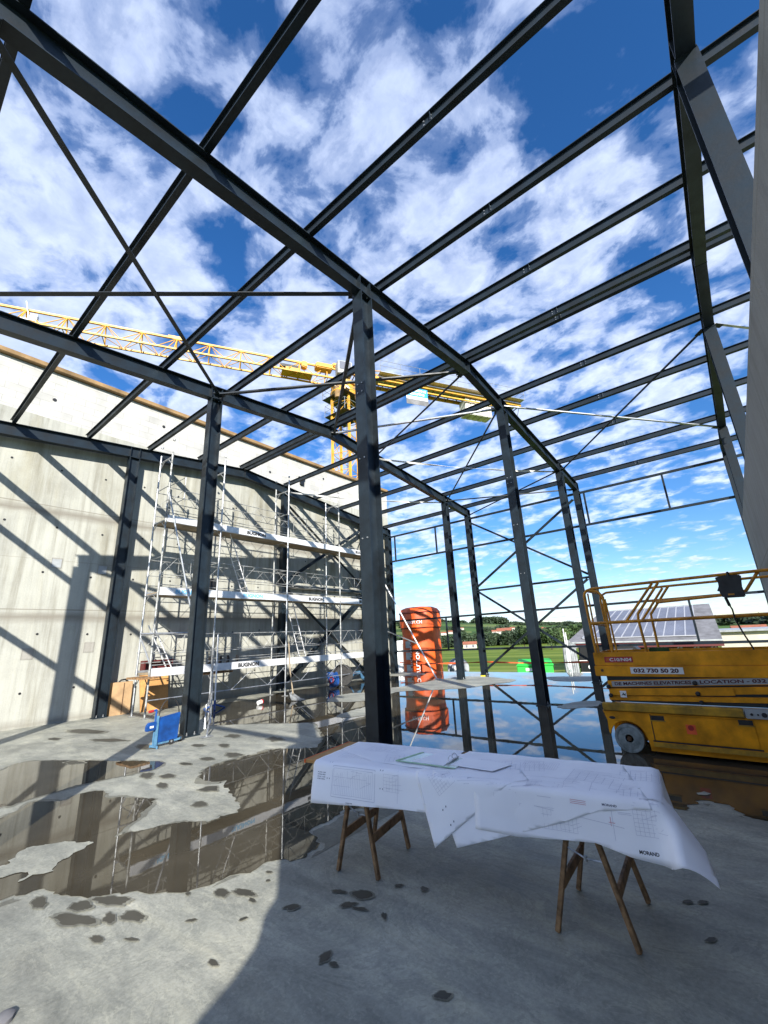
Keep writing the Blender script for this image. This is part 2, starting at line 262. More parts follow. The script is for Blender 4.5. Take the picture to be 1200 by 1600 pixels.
def grass_mat():
    m = bpy.data.materials.new('field_grass'); m.use_nodes = True; t = m.node_tree; b = t.nodes['Principled BSDF']
    tcn = N(t, 'ShaderNodeTexCoord'); o = tcn.outputs['Object']
    n = N(t, 'ShaderNodeTexNoise'); L(t, o, n.inputs['Vector']); n.inputs['Scale'].default_value = .012; n.inputs['Detail'].default_value = 4
    mp = N(t, 'ShaderNodeMapping'); L(t, o, mp.inputs[0]); mp.inputs[2].default_value = (0, 0, .35); mp.inputs[3].default_value = (1, .06, 1)
    s = N(t, 'ShaderNodeTexNoise'); L(t, mp.outputs[0], s.inputs['Vector']); s.inputs['Scale'].default_value = .16; s.inputs['Detail'].default_value = 3
    f = N(t, 'ShaderNodeTexNoise'); L(t, o, f.inputs['Vector']); f.inputs['Scale'].default_value = 3; f.inputs['Detail'].default_value = 6
    v = N(t, 'ShaderNodeTexVoronoi'); L(t, o, v.inputs['Vector']); v.inputs['Scale'].default_value = .0045
    base = ramp(t, s.outputs[0], [(.35, (.075, .125, .014)), (.5, (.12, .175, .020)), (.62, (.21, .25, .045))])
    base = mixc(t, .4, base, ramp(t, f.outputs[0], [(.3, (.6, .65, .5)), (.7, (1.15, 1.15, 1.1))]), 'MULTIPLY')
    # other fields farther out differ in tone
    vl = N(t, 'ShaderNodeSeparateColor'); L(t, v.outputs['Color'], vl.inputs[0])
    far = ramp(t, vl.outputs[0], [(0, (.045, .085, .022)), (.4, (.07, .13, .03)), (.7, (.13, .17, .05)), (1, (.05, .08, .03))], 'CONSTANT')
    ln = N(t, 'ShaderNodeVectorMath', operation='LENGTH'); L(t, o, ln.inputs[0])
    mk = ramp(t, M_(t, 'DIVIDE', ln.outputs['Value'], 1000), [(.38, (0, 0, 0)), (.42, (1, 1, 1))])
    base = mixc(t, mk, base, far)
    L(t, base, b.inputs['Base Color']); b.inputs['Roughness'].default_value = .9; b.inputs['Specular IOR Level'].default_value = .1
    MT['grass'] = m
grass_mat()

# ------------------------------------------------------------------ mesh helpers
class MB:
    def __init__(s): s.v = []; s.f = []
    def add(s, v, f):
        o = len(s.v); s.v += [Vector(x) for x in v]; s.f += [tuple(i + o for i in q) for q in f]; return s
    def box(s, c, d, rz=0, m=None):
        x, y, z = d[0] / 2, d[1] / 2, d[2] / 2
        v = [Vector((a * x, b * y, e * z)) for e in (-1, 1) for b in (-1, 1) for a in (-1, 1)]
        q = Matrix.Rotation(rz, 3, 'Z') if m is None else m
        return s.add([q @ p + Vector(c) for p in v], [(0, 2, 3, 1), (4, 5, 7, 6), (0, 1, 5, 4), (2, 6, 7, 3), (0, 4, 6, 2), (1, 3, 7, 5)])
    def span(s, a, b):
        return s.box([(i + j) / 2 for i, j in zip(a, b)], [abs(i - j) for i, j in zip(a, b)])
    def prism(s, poly, p0, p1, xd, yd):
        n = len(poly); p0, p1, xd, yd = map(Vector, (p0, p1, xd, yd))
        v = [p0 + xd * a + yd * b for a, b in poly] + [p1 + xd * a + yd * b for a, b in poly]
        f = [(i, (i + 1) % n, n + (i + 1) % n, n + i) for i in range(n)]
        o = len(s.v); s.add(v, f)
        for tr in tessellate_polygon([[Vector((a, b, 0)) for a, b in poly]]):
            s.f.append(tuple(o + i for i in tr)); s.f.append(tuple(o + n + i for i in reversed(tr)))
        return s
    def _fr(s, p0, p1, up):
        p0, p1 = Vector(p0), Vector(p1); d = (p1 - p0).normalized(); up = Vector(up)
        if abs(d.dot(up.normalized())) > .999: up = Vector((1, 0, 0))
        sd = d.cross(up).normalized(); return p0, p1, sd, sd.cross(d).normalized()
    def ibeam(s, p0, p1, h, b, tf=.014, tw=.009, up=(0, 0, 1)):
        p0, p1, sd, u = s._fr(p0, p1, up); h /= 2; b /= 2; w = tw / 2
        poly = [(-b, -h), (b, -h), (b, -h + tf), (w, -h + tf), (w, h - tf), (b, h - tf), (b, h), (-b, h), (-b, h - tf), (-w, h - tf), (-w, -h + tf), (-b, -h + tf)]
        return s.prism(poly, p0, p1, sd, u)
    def angle(s, p0, p1, w=.06, t=.006, up=(0, 0, 1)):
        p0, p1, sd, u = s._fr(p0, p1, up)
        return s.prism([(0, 0), (w, 0), (w, t), (t, t), (t, w), (0, w)], p0, p1, sd, u)
    def bar(s, p0, p1, w, h, up=(0, 0, 1)):
        p0, p1, sd, u = s._fr(p0, p1, up); w /= 2; h /= 2
        return s.prism([(-w, -h), (w, -h), (w, h), (-w, h)], p0, p1, sd, u)
    def tube(s, p0, p1, r, n=8, r2=None):
        p0, p1, sd, u = s._fr(p0, p1, (0, 0, 1)); r2 = r if r2 is None else r2
        v = [p0 + (sd * math.cos(k * 2 * math.pi / n) + u * math.sin(k * 2 * math.pi / n)) * r for k in range(n)]
        v += [p1 + (sd * math.cos(k * 2 * math.pi / n) + u * math.sin(k * 2 * math.pi / n)) * r2 for k in range(n)]
        return s.add(v, [(i, (i + 1) % n, n + (i + 1) % n, n + i) for i in range(n)] + [tuple(range(n - 1, -1, -1)), tuple(range(n, 2 * n))])
    def path(s, pts, r, n=8, closed=False):
        pts = [Vector(p) for p in pts]; m = len(pts); rings = []; pu = None
        for i, p in enumerate(pts):
            a = pts[i - 1] if i or closed else pts[0]; b = pts[(i + 1) % m] if i < m - 1 or closed else pts[-1]
            d = (b - a).normalized()
            if pu is None: pu = Vector((0, 0, 1)) if abs(d.z) < .9 else Vector((1, 0, 0))
            sd = d.cross(pu).normalized(); pu = sd.cross(d).normalized()
            rings.append([p + (sd * math.cos(k * 2 * math.pi / n) + pu * math.sin(k * 2 * math.pi / n)) * r for k in range(n)])
        v = [q for g in rings for q in g]; f = []
        for i in range(m if closed else m - 1):
            j = (i + 1) % m
            for k in range(n): f.append((i * n + k, i * n + (k + 1) % n, j * n + (k + 1) % n, j * n + k))
        if not closed: f += [tuple(range(n - 1, -1, -1)), tuple(range((m - 1) * n, m * n))]
        return s.add(v, f)
    def lathe(s, prof, c=(0, 0, 0), n=24, ax='Z', q=None):
        v = []; f = []; c = Vector(c)
        for r, z in prof:
            for k in range(n):
                a = k * 2 * math.pi / n; p = Vector((r * math.cos(a), r * math.sin(a), z))
                if q is not None: p = q @ p
                v.append(p + c)
        for i in range(len(prof) - 1):
            for k in range(n): f.append((i * n + k, i * n + (k + 1) % n, (i + 1) * n + (k + 1) % n, (i + 1) * n + k))
        f += [tuple(range(n - 1, -1, -1)), tuple(range((len(prof) - 1) * n, len(prof) * n))]
        return s.add(v, f)
    def build(s, name, m, parent=None, smooth=False, bev=0, org=None):
        me = bpy.data.meshes.new(name)
        base = Vector((0, 0, 0))
        if parent is not None: base = parent_origin(parent)
        elif org is not None: base = Vector(org)
        me.from_pydata([p - base for p in s.v], [], s.f); me.update()
        bm = bmesh.new(); bm.from_mesh(me); bmesh.ops.recalc_face_normals(bm, faces=bm.faces)
        if bev:
            ed = [e for e in bm.edges if len(e.link_faces) == 2 and e.calc_face_angle(0) > .6]
            bmesh.ops.bevel(bm, geom=ed, offset=bev, segments=2, affect='EDGES', clamp_overlap=True)
        if smooth:
            for fc in bm.faces: fc.smooth = True
            for e in bm.edges:
                if len(e.link_faces) == 2 and e.calc_face_angle(0) > .7: e.smooth = False
        bm.to_mesh(me); bm.free()
        me.materials.append(MT[m]); o = bpy.data.objects.new(name, me); C.objects.link(o)
        if parent is not None: o.parent = parent
        else: o.location = base
        return o
def build_each(mb, name, m, parent, **k):
    """every separate piece collected in mb becomes a part of its own"""
    p = list(range(len(mb.v)))
    def fd(i):
        while p[i] != i: p[i] = p[p[i]]; i = p[i]
        return i
    for f in mb.f:
        a = fd(f[0])
        for i in f[1:]: p[fd(i)] = a
    gr = {}
    for f in mb.f: gr.setdefault(fd(f[0]), []).append(f)
    for fs in gr.values():
        ids = sorted({i for f in fs for i in f}); mp = {i: j for j, i in enumerate(ids)}
        q = MB(); q.v = [mb.v[i] for i in ids]; q.f = [tuple(mp[i] for i in f) for f in fs]; q.build(name, m, parent, **k)
def parent_origin(o):
    p = Vector(o.location)
    while o.parent: o = o.parent; p += Vector(o.location)
    return p
def tag(o, label=None, cat=None, group=None, kind=None):
    if label: o['label'] = label
    if cat: o['category'] = cat
    if group: o['group'] = group
    if kind: o['kind'] = kind
    return o
def thing(name, loc, label, cat, group=None):
    o = bpy.data.objects.new(name, None); C.objects.link(o); o.location = loc; o.empty_display_size = .1
    return tag(o, label, cat, group)
def text_mb(s, h, origin, xd, yd, depth=.002, bold=.0, width=None):
    """lettering as thin solid mesh; origin = lower-left corner"""
    cu = bpy.data.curves.new('t', 'FONT'); cu.body = s; cu.size = 1; cu.extrude = 0; cu.offset = bold; cu.resolution_u = 3
    ob = bpy.data.objects.new('t', cu); C.objects.link(ob)
    dg = bpy.context.evaluated_depsgraph_get(); me = bpy.data.meshes.new_from_object(ob.evaluated_get(dg))
    vs = [v.co.copy() for v in me.vertices]; fs = [tuple(p.vertices) for p in me.polygons]
    C.objects.unlink(ob); bpy.data.objects.remove(ob); bpy.data.curves.remove(cu); bpy.data.meshes.remove(me)
    x0 = min(v.x for v in vs); x1 = max(v.x for v in vs); y0 = min(v.y for v in vs); y1 = max(v.y for v in vs)
    k = h / (y1 - y0); kx = k if width is None else width / (x1 - x0)
    o, X, Y = Vector(origin), Vector(xd).normalized(), Vector(yd).normalized(); Z = X.cross(Y)
    m = MB(); m.add([o + X * (v.x - x0) * kx + Y * (v.y - y0) * k + Z * depth for v in vs], fs); return m

# ================================================================== SETTING: ground
def tz(x, y):
    """terrain height outside the slab"""
    d = math.hypot(x, y)
    if d < 20: z = -.95
    elif d < 60: z = -.95 - (d - 20) * .045
    elif d < 310: z = -2.75 - (d - 60) * .0150
    else: z = -6.5
    if d > 420:
        az = math.degrees(math.atan2(y, x))
        pts = [(-60, .020), (-4, .004), (0, .004), (12, .010), (16.5, .0132), (19, .0140), (22.5, .0180), (24, .0215), (27.6, .0270), (32, .034), (40, .034), (90, .03), (180, .02)]
        e = pts[0][1]
        for (a, ea), (b, eb) in zip(pts, pts[1:]):
            if a <= az <= b: e = ea + (eb - ea) * (az - a) / (b - a)
        top = 2200 * e * .93
        k = min(1, (d - 420) / 1780); k = k * k * (3 - 2 * k)
        z = -6.5 + k * (top + 6.5) + noise.noise(Vector((x / 260, y / 260, 3))) * 9 * k
        if d > 2400: z -= (d - 2400) * .01
    return z
g = MB(); rad = [0, 8, 14, 20, 26, 34, 44, 56, 72, 95, 130, 180, 240, 300, 360, 420, 520, 640, 780, 920, 1080, 1260, 1450, 1650, 1900, 2200, 2500, 3000, 4000, 6000]; na = 240
g.v.append(Vector((0, 0, -.95)))
for r in rad[1:]:
    for k in range(na):
        a = k * 2 * math.pi / na; g.v.append(Vector((r * math.cos(a), r * math.sin(a), tz(r * math.cos(a), r * math.sin(a)))))
for k in range(na): g.f.append((0, 1 + k, 1 + (k + 1) % na))
for i in range(len(rad) - 2):
    for k in range(na):
        a = 1 + i * na + k; b = 1 + i * na + (k + 1) % na; g.f.append((a, a + na, b + na, b))
gr = g.build('field', 'grass', smooth=True); tag(gr, kind='structure')
sl = MB(); sl.span((-12, -14, -1.0), (17.7, 13.6, 0)).build('floor_slab', 'slab'); slab = bpy.data.objects['floor_slab']
tag(slab, kind='structure')

def jag(poly, amp=.03, step=.10, seed=0):
    out = []
    n = len(poly)
    # Catmull-Rom through the outline, then fractal jitter
    for i in range(n):
        p0, p1, p2, p3 = [Vector((*poly[(i + k) % n], 0)) for k in (-1, 0, 1, 2)]
        ln = (p2 - p1).length; m = max(1, int(ln / step))
        straight = ln > 3
        for j in range(m):
            t = j / m
            q = p1.lerp(p2, t) if straight else .5 * ((2 * p1) + (p2 - p0) * t + (2 * p0 - 5 * p1 + 4 * p2 - p3) * t * t + (3 * p1 - p0 - 3 * p2 + p3) * t ** 3)
            if not straight:
                d = Vector((noise.noise(q * 3.1 + Vector((seed, 0, 0))) + .9 * noise.noise(q * 9 + Vector((0, seed, 5))) + .75 * noise.noise(q * 25 + Vector((0, 2, seed))),
                            noise.noise(q * 3.1 + Vector((seed, 9, 0))) + .9 * noise.noise(q * 9 + Vector((8, seed, 5))) + .75 * noise.noise(q * 25 + Vector((3, 2, seed))), 0))
                q = q + d * amp
            out.append((q.x, q.y))
    return out
def sheet(poly, z, name, m, th=0):
    mb = MB(); tris = tessellate_polygon([[Vector((x, y, 0)) for x, y in poly]])
    mb.add([(x, y, z) for x, y in poly], [t for t in tris])
    o = mb.build(name, m)
    for p in o.data.polygons:
        if p.normal.z < 0: p.flip()
    return tag(o, kind='structure')
def rim(pl, w_, seed):
    n = len(pl); out = []; ar = sum(pl[k][0] * pl[(k + 1) % n][1] - pl[(k + 1) % n][0] * pl[k][1] for k in range(n)); sg = 1 if ar > 0 else -1
    for k in range(n):
        a, b = pl[k - 3], pl[(k + 3) % n]; dx, dy = b[0] - a[0], b[1] - a[1]; l = math.hypot(dx, dy) or 1
        o = w_ * max(.1, .8 + 1.8 * noise.noise(Vector((pl[k][0] * 3, pl[k][1] * 3, seed)))); out.append((pl[k][0] + dy / l * o * sg, pl[k][1] - dx / l * o * sg))
    return out
p1, p2 = jag(P1, .035, .03, 1), jag(BIG, .04, .03, 2)
sheet(p1, .004, 'puddle', 'water'); sheet(p2, .004, 'puddle', 'water')
sheet(rim(p1, .05, 3), .0022, 'damp_edge', 'damp'); sheet(rim(p2, .055, 4), .0016, 'damp_edge', 'damp')
for i, q in enumerate(ISL): sheet(jag(q, .045, .03, 5 + i), .008, 'dry_floor', 'slab')
for i, (x, y, ax, ay, bx, by) in enumerate(SPOTS):
    n = 48; pl = []
    for k in range(n):
        a = k * 2 * math.pi / n; rr = 1 + .42 * noise.noise(Vector((math.cos(a) * 1.2, math.sin(a) * 1.2, i * 3.7))) + .22 * noise.noise(Vector((math.cos(a) * 3.5, math.sin(a) * 3.5, i * 1.7)))
        pl.append((x + (ax * math.cos(a) + bx * math.sin(a)) * rr, y + (ay * math.cos(a) + by * math.sin(a)) * rr))
    if sum(pl[k][0] * pl[(k + 1) % n][1] - pl[(k + 1) % n][0] * pl[k][1] for k in range(n)) < 0: pl.reverse()
    sheet(pl, .0068, 'wet_patch', 'wet'); sheet([(x + (p[0] - x) * 1.22, y + (p[1] - y) * 1.28) for p in pl], .0054, 'damp_edge', 'damp')

# ================================================================== WALLS
WY = 13.24
lw = thing('concrete_wall', (8, WY, 0), 'tall sunlit bare concrete wall with pale blockwork courses behind the scaffold', 'wall')
w = MB(); w.span((-9, WY, -.9), (16.9, WY + .3, 7.72)).build('lower_wall', 'wall_concrete', lw)
w = MB(); w.span((-9, WY + .003, 7.72), (16.9, WY + .297, 9.12)).build('block_courses', 'block', lw)
w = MB(); w.box((3.95, WY + .10, 9.2), (25.9, .48, .13)).build('coping_board', 'coping', lw, bev=.01)
def hole(m, x, z, r): m.lathe([(r, 0), (r, .003)], (x, WY - .003, z), 10, q=Matrix.Rotation(R(90), 3, 'X'))
th = MB()
for i in range(17):
    for j, z in enumerate((.75, 2.05, 3.55, 4.75, 6.35)):
        hole(th, -.4 + i * 1.05 + .12 * (j % 2), z + .03 * math.sin(i * 2.1 + j), .028)
for x, z in ((2.3, 8.3), (5.2, 8.6), (9.4, 8.2), (12.3, 8.7)): hole(th, x, z, .05)
build_each(th, 'tie_hole', 'black', lw)
def recess(x, z, w_, h_):
    m = MB()
    for a in ((x - w_ / 2, z, .012, h_), (x + w_ / 2, z, .012, h_), (x, z - h_ / 2, w_, .012), (x, z + h_ / 2, w_, .03)):
        m.box((a[0], WY - .004, a[1]), (a[2], .01, a[3]))
    build_each(m, 'recess_edge', 'wall_plain', lw)
    p = MB(); p.box((x, WY - .002, z), (w_ * .9, .006, h_ * .9)); p.build('recess_plug', 'panelgrey' if z > 3 else 'wall_plain', lw)
for x, z in ((3.0, 3.83), (4.05, 3.75), (2.75, 1.62), (4.0, 1.72)): recess(x, z, .22, .24)
vb = MB(); vb.span((7.0, WY - .06, 3.33), (7.42, WY - .003, 3.74)); vb.build('vent_opening', 'black', lw)
vb = MB()
for k in range(3): vb.box((7.1 + k * .11, WY - .075, 3.53), (.05, .02, .34))
vb.build('vent_bars', 'steel_dark', lw)
vb = MB(); vb.box((11.0, WY - .03, 8.35), (.32, .12, .10)); vb.box((11.02, WY - .03, 8.18), (.2, .1, .24)); vb.build('wall_box', 'steel_dark', lw)
# right wall beside the photographer: runs away from x=-0.6, with an added shadow caster behind
RY = -.62
rw = MB(); rw.span((-.62, RY - .22, -.9), (13.15, RY, 3.98))
rwo = rw.build('concrete_wall', 'wall_plain', org=(6, RY, 0), bev=.012)
tag(rwo, 'shaded grey concrete wall rising at the right edge of the picture', 'wall')
r2 = MB(); r2.prism([(-.63, -.9), (-.63, 2.0), (-.71, 1.94), (-.74, 1.83), (-.86, 1.76), (-1.02, 1.71), (-1.10, 1.60), (-1.25, 1.42), (-1.6, 1.34), (-4.2, 1.30), (-4.2, -.9)], (0, RY - .2, 0), (0, RY - .02, 0), (1, 0, 0), (0, 0, 1))  # unseen outline, stepped to cast the photographer's shadow on the floor
tag(r2.build('shadow_caster', 'wall_plain', org=(-2.4, RY, 0)), 'unseen stepped block added to cast the photographer shadow, behind the tall shaded wall', 'wall')

# ================================================================== STEEL FRAME
FY = {'A': 3.723, 'B': 8.392, 'C': 12.985, 'D': -.85}
X0, X1, XR, X2, X3, X4 = -.35, 4.366, 8.106, 9.984, 14.616, 16.53
ZR, SL = 7.515, .104
def zb(x): return ZR - SL * abs(x - XR)
RH, RB = .33, .17                     # rafter depth, width
# ---- columns
ordn = ['first', 'second', 'third', 'fourth', 'fifth']
CN = {'A': 'centre row of the steel hall', 'B': 'row between centre and scaffold wall', 'C': 'row against the scaffold wall', 'D': 'row beside the shaded right wall'}
CL = {
 ('A', X0): 'dark steel column behind the photographer, centre row', ('A', X1): 'thick dark steel column rising right behind the plan table',
 ('A', X2): 'dark steel column standing in the big puddle left of the yellow lift', ('A', X3): 'dark steel column just left behind the end of the yellow lift',
 ('A', X4): 'dark steel end column seen through the left railing of the yellow lift',
 ('B', X0): 'dark steel column behind the photographer, on the left', ('B', X1): 'dark steel column standing beside the blue trolley',
 ('B', X3): 'dark steel column standing on the dry strip right of the orange silo', ('B', X4): 'dark steel end column where the orange tape crosses, right of the silo',
 ('C', X0): 'dark steel column by the left wall behind the photographer', ('C', X1): 'dark steel column left of the scaffold beside the leaning plywood box',
 ('C', X2): 'dark steel column behind the scaffold where the wall bracing starts', ('C', X3): 'dark steel column at the far end of the wall bracing, behind the thick column',
 ('C', X4): 'dark steel corner column standing just left of the orange silo',
 ('D', X0): 'dark steel column near the shaded wall behind the photographer', ('D', X1): 'nearest steel column at top right rising behind the shaded wall',
 ('D', X2): 'second steel column behind the shaded right wall', ('D', X3): 'third steel column behind the shaded right wall',
 ('D', X4): 'farthest steel column at the end of the shaded right wall'}
CH, CB = .27, .20
for (r, x), lab in CL.items():
    y = FY[r]; top = zb(x)
    c = thing('steel_column', (x, y, 0), lab, 'column', 'steel columns of the hall frame')
    m = MB(); m.ibeam((x, y, .022), (x, y, top - .018), CH, CB, .014, .010, up=(1, 0, 0)); m.build('shaft', 'steel', c)
    m = MB(); m.box((x, y, .011), (CH + .05, CB + .04, .022)); m.build('base_plate', 'steel', c)
    m = MB()
    for a in (-1, 1):
        for b in (-1, 1): m.lathe([(.016, .022), (.016, .045), (.009, .046), (.009, .075)], (x + a * .075, y + b * .06, 0), 6)
    build_each(m, 'anchor_bolt', 'galv', c)
    m = MB(); m.box((x, y, top - .009), (CH + .02, RB + .02, .018)); m.build('cap_plate', 'steel', c)
    if x > 0 and r in 'AB':
        m = MB()
        for a in (-.11, .11):
            for b in (-.055, .055): m.lathe([(.012, -.034), (.012, .014)], (x + a * .55, y + b, top), 6)
        build_each(m, 'cap_bolt', 'galv', c)
    if r == 'A' and x in (X1, X2):
        m = MB()
        for z in (2.9, 4.1, 5.2, 5.35):
            for b in (-.045, .045): m.lathe([(.011, 0), (.011, .012)], (x - CH / 2, y + b, z), 6, q=Matrix.Rotation(R(-90), 3, 'Y'))
        build_each(m, 'bolt', 'galv', c)
# ---- rafters
RL = {'A': 'dark steel rafter crossing the whole picture over the thick centre column', 'B': 'dark steel rafter from the left edge down over the column by the blue trolley',
      'C': 'dark steel rafter running along the scaffold wall', 'D': 'dark steel rafter overhead at right beside the shaded wall'}
for r, y in FY.items():
    c = thing('steel_rafter', (XR, y, zb(XR)), RL[r], 'rafter', 'steel rafters of the hall frame')
    h = RH / 2
    m = MB(); m.ibeam((X0 - .12, y, zb(X0 - .12) + h), (XR - .008, y, zb(XR) + h), RH, RB, .014, .009); m.build('rising_beam', 'steel', c)
    m = MB(); m.ibeam((XR + .008, y, zb(XR) + h), (X4 + .13, y, zb(X4 + .13) + h), RH, RB, .014, .009); m.build('falling_beam', 'steel', c)
    m = MB(); m.box((XR, y, zb(XR) + h), (.014, RB + .01, RH + .012)); m.build('ridge_plate', 'steel', c)
    m = MB()
    for x in (X1, X2, X3, X4):
        for a in (-1, 1):
            for b in (-1, 1): m.box((x + a * CH / 2 * .93, y + b * (RB / 4 + .001), zb(x) + h), (.010, RB / 2 - .006, RH - .036))
    build_each(m, 'stiffener', 'steel', c)
# ---- purlins
PX = [(-.13, 'first'), (1.542, 'second'), (3.153, 'third'), (4.78, 'fourth'), (6.39, 'fifth'), (XR - .11, 'ridge'), (XR + .11, 'ridge2'), (9.984 + .02, 'x2'), (11.595, 'x3'), (13.132, 'x4'), (14.616 + .03, 'x5'), (16.336, 'x6')]
PLB = ['roof purlin crossing the very top left corner of the picture', 'roof purlin leaving the top edge just left of the picture centre', 'roof purlin leaving the top edge right of centre',
       'roof purlin passing just above the thick centre column', 'second roof purlin above the thick centre column, below the ridge pair', 'upper one of the close pair of ridge purlins', 'lower one of the close pair of ridge purlins',
       'first roof purlin past the ridge pair', 'second roof purlin past the ridge pair', 'third roof purlin past the ridge pair', 'fourth roof purlin past the ridge pair', 'last roof purlin above the end wall']
for (x, _), lab in zip(PX, PLB):
    z = zb(x) + RH + .085
    c = thing('roof_purlin', (x, 6, z), 'dark steel ' + lab, 'purlin', 'roof purlins across the rafters')
    up = Vector((SL if x > XR else -SL, 0, 1))
    m = MB(); m.ibeam((x, FY['D'] - 1.6, z), (x, FY['C'] + .16, z), .165, .085, .009, .006, up=up); m.build('beam', 'steel', c)
    # splice plates and cleats on the web between rafters A and D
    for ys in (1.55,):
        m = MB(); m.box((x, ys, z), (.022, .16, .11)); m.box((x, ys - .05, z), (.085, .008, .145)); build_each(m, 'splice_plate', 'steel', c)
        m = MB()
        for k in (-.05, .05):
            for q in (-.03, .03): m.lathe([(.010, -.02), (.010, .02)], (x, ys + k, z + q), 6, q=Matrix.Rotation(R(90), 3, 'Y'))
        build_each(m, 'bolt', 'galv', c)
# ---- girts on the far end wall (x = X4) and near end wall
gx = X4 + .02
ymin, ymax = FY['D'] - 1.4, FY['C'] + .1
def girt(z, ya, yb, lab, x=gx, sz=.075):
    c = thing('wall_girt', (x, (ya + yb) / 2, z), lab, 'girt', 'horizontal girts of the end walls')
    m = MB(); m.bar((x, ya, z), (x, yb, z), sz, sz); m.build('rail', 'steel', c)
    m = MB(); 
    for r in 'ABCD':
        if ya - .1 <= FY[r] <= yb + .1: m.box((x - .05, FY[r], z - .045), (.05, .08, .01))
    build_each(m, 'cleat', 'steel', c)
girt(6.54, ymin, ymax, 'top dark girt of the open end wall, just under the last purlin')
girt(5.27, ymin, ymax, 'dark girt of the end wall forming the bottom of the high window band')
girt(3.36, FY['A'], FY['B'], 'short dark girt at the crossing of the end wall bracing')
girt(2.36, ymin, ymax, 'dark girt of the end wall just above the horizon')
girt(.99, ymin, ymax, 'lowest dark girt of the end wall, crossing in front of the field')
girt(6.2, FY['D'], FY['C'], 'upper girt of the near end wall behind the photographer', X0 - .1, .11)
girt(4.1, FY['D'], FY['C'], 'lower girt of the near end wall behind the photographer', X0 - .1, .11)
for y, za, zc, lab in ((12.58, 5.27, 6.54, 'short dark post at the left end of the high window band'), (10.15, 5.27, 6.54, 'short dark post in the high window band left of the braced bay'),
                    (3.48, 5.27, 6.54, 'short dark post of the high window band next to the column behind the lift'), (.95, 5.27, 6.54, 'short dark post alone in the high window band above the lift'),
                    (9.98, .99, 2.36, 'short dark post beside the orange silo in front of the trees'), (1.08, .99, 2.36, 'short dark post in front of the solar roof'), (6.1, .99, 2.36, 'short dark post behind the column in the big puddle')):
    m = MB(); m.bar((gx, y, za + .04), (gx, y, zc - .04), .06, .06, up=(1, 0, 0))
    tag(m.build('window_post', 'steel', org=(gx, y, za)), lab, 'post', 'short posts between the end wall girts')
# ---- bracings
def brace(p, q, lab, mt='steel', w=.07, kind='angle'):
    c = thing('steel_brace', [(a + b) / 2 for a, b in zip(p, q)], lab, 'brace', 'diagonal braces of the steel frame')
    m = MB()
    if kind == 'angle': m.angle(p, q, w, .008)
    elif kind == 'rod': m.tube(p, q, w / 2, 10)
    else:                                   # flat strap, slightly twisted
        p, q = Vector(p), Vector(q); d = (q - p).normalized(); sd = d.cross(Vector((0, 0, 1))).normalized(); u = sd.cross(d); n = 40
        V = []
        for i in range(n + 1):
            t = i / n; a = math.sin(t * math.pi * 3.1) * .9 + .25; o = sd * math.cos(a) + u * math.sin(a); k = d.cross(o)
            sag = Vector((0, 0, -.10 * math.sin(math.pi * t)))
            for e, f in ((-1, -1), (1, -1), (1, 1), (-1, 1)): V.append(p.lerp(q, t) + sag + o * e * w / 2 + k * f * .003)
        F = []
        for i in range(n):
            for k in range(4): F.append((i * 4 + k, i * 4 + (k + 1) % 4, i * 4 + 4 + (k + 1) % 4, i * 4 + 4 + k))
        m.add(V, F)
    m.build('bar', mt, c)
    m = MB()
    for a, b in ((p, q), (q, p)):
        a, b = Vector(a), Vector(b); d = (b - a).normalized(); m.bar(a - d * .02, a + d * .16, .11, .012)
    build_each(m, 'gusset', 'steel', c)
def rp(x, r, s=0, dz=-.03):          # node under a rafter
    return (x, FY[r] + s * .10, zb(x) + .10 + dz)
bz = [
 ((X0, 'A', 1), (X1, 'B', -1), 'dark roof brace falling from the top left to the column by the blue trolley', 'steel', .075, 'angle'),
 ((X0, 'B', -1), (X1, 'A', 1), 'dark nearly level roof brace from the left edge to the thick column head', 'steel', .085, 'angle'),
 ((X1, 'A', 1), (XR, 'B', -1), 'dark steep roof brace left of the thick column head', 'steel', .075, 'angle'),
 ((X1, 'B', -1), (XR, 'A', 1), 'dark roof brace passing in front of the crane turntable', 'steel', .085, 'angle'),
 ((XR, 'A', 1), (X2, 'B', -1), 'thin dark roof brace crossing the crane banner', 'steel', .05, 'rod'),
 ((XR, 'B', -1), (X2, 'A', 1), 'light grey roof brace running below the crane counter jib', 'galv', .07, 'angle'),
 ((X2, 'A', 1), (X3, 'B', -1), 'thin dark roof brace below the crane counterweight', 'steel', .05, 'rod'),
 ((X2, 'B', -1), (X3, 'A', 1), 'pale twisted roof strap seen behind the second centre column', 'white', .06, 'strap'),
 ((X3, 'B', -1), (X4, 'A', 1), 'thin dark roof brace in the last bay towards the end wall', 'steel', .05, 'angle'),
 ((X3, 'A', 1), (X4, 'B', -1), 'short dark roof brace ending on the far column in the last bay', 'steel', .05, 'rod'),
 ((X2, 'C', -1), (X3, 'B', 1), 'pale twisted roof strap from the scaffold wall rafter', 'white', .06, 'strap'),
 ((X2, 'B', 1), (X3, 'C', -1), 'pale roof strap hidden behind the thick column', 'white', .06, 'strap'),
 ((X2, 'A', -1), (X3, 'D', 1), 'light grey roof brace from the second centre column to the shaded wall side', 'galv', .06, 'angle'),
 ((X2, 'D', 1), (X3, 'A', -1), 'thin dark roof brace falling from the second wall side column', 'steel', .05, 'rod'),
 ((X2, 'D', -1), (X2 + 1.2, 'D', -1), 'short grey strut between the second wall side column and the shaded wall', 'galv', .06, 'angle')]
for a, b, lab, mt, w_, kd in bz:
    p, q = rp(*a), rp(*b)
    if lab.startswith('short grey strut'): q = (X2 + 1.3, FY['D'] - 1.3, zb(X2 + 1.3) + .1)
    brace(p, q, lab, mt, w_, kd)
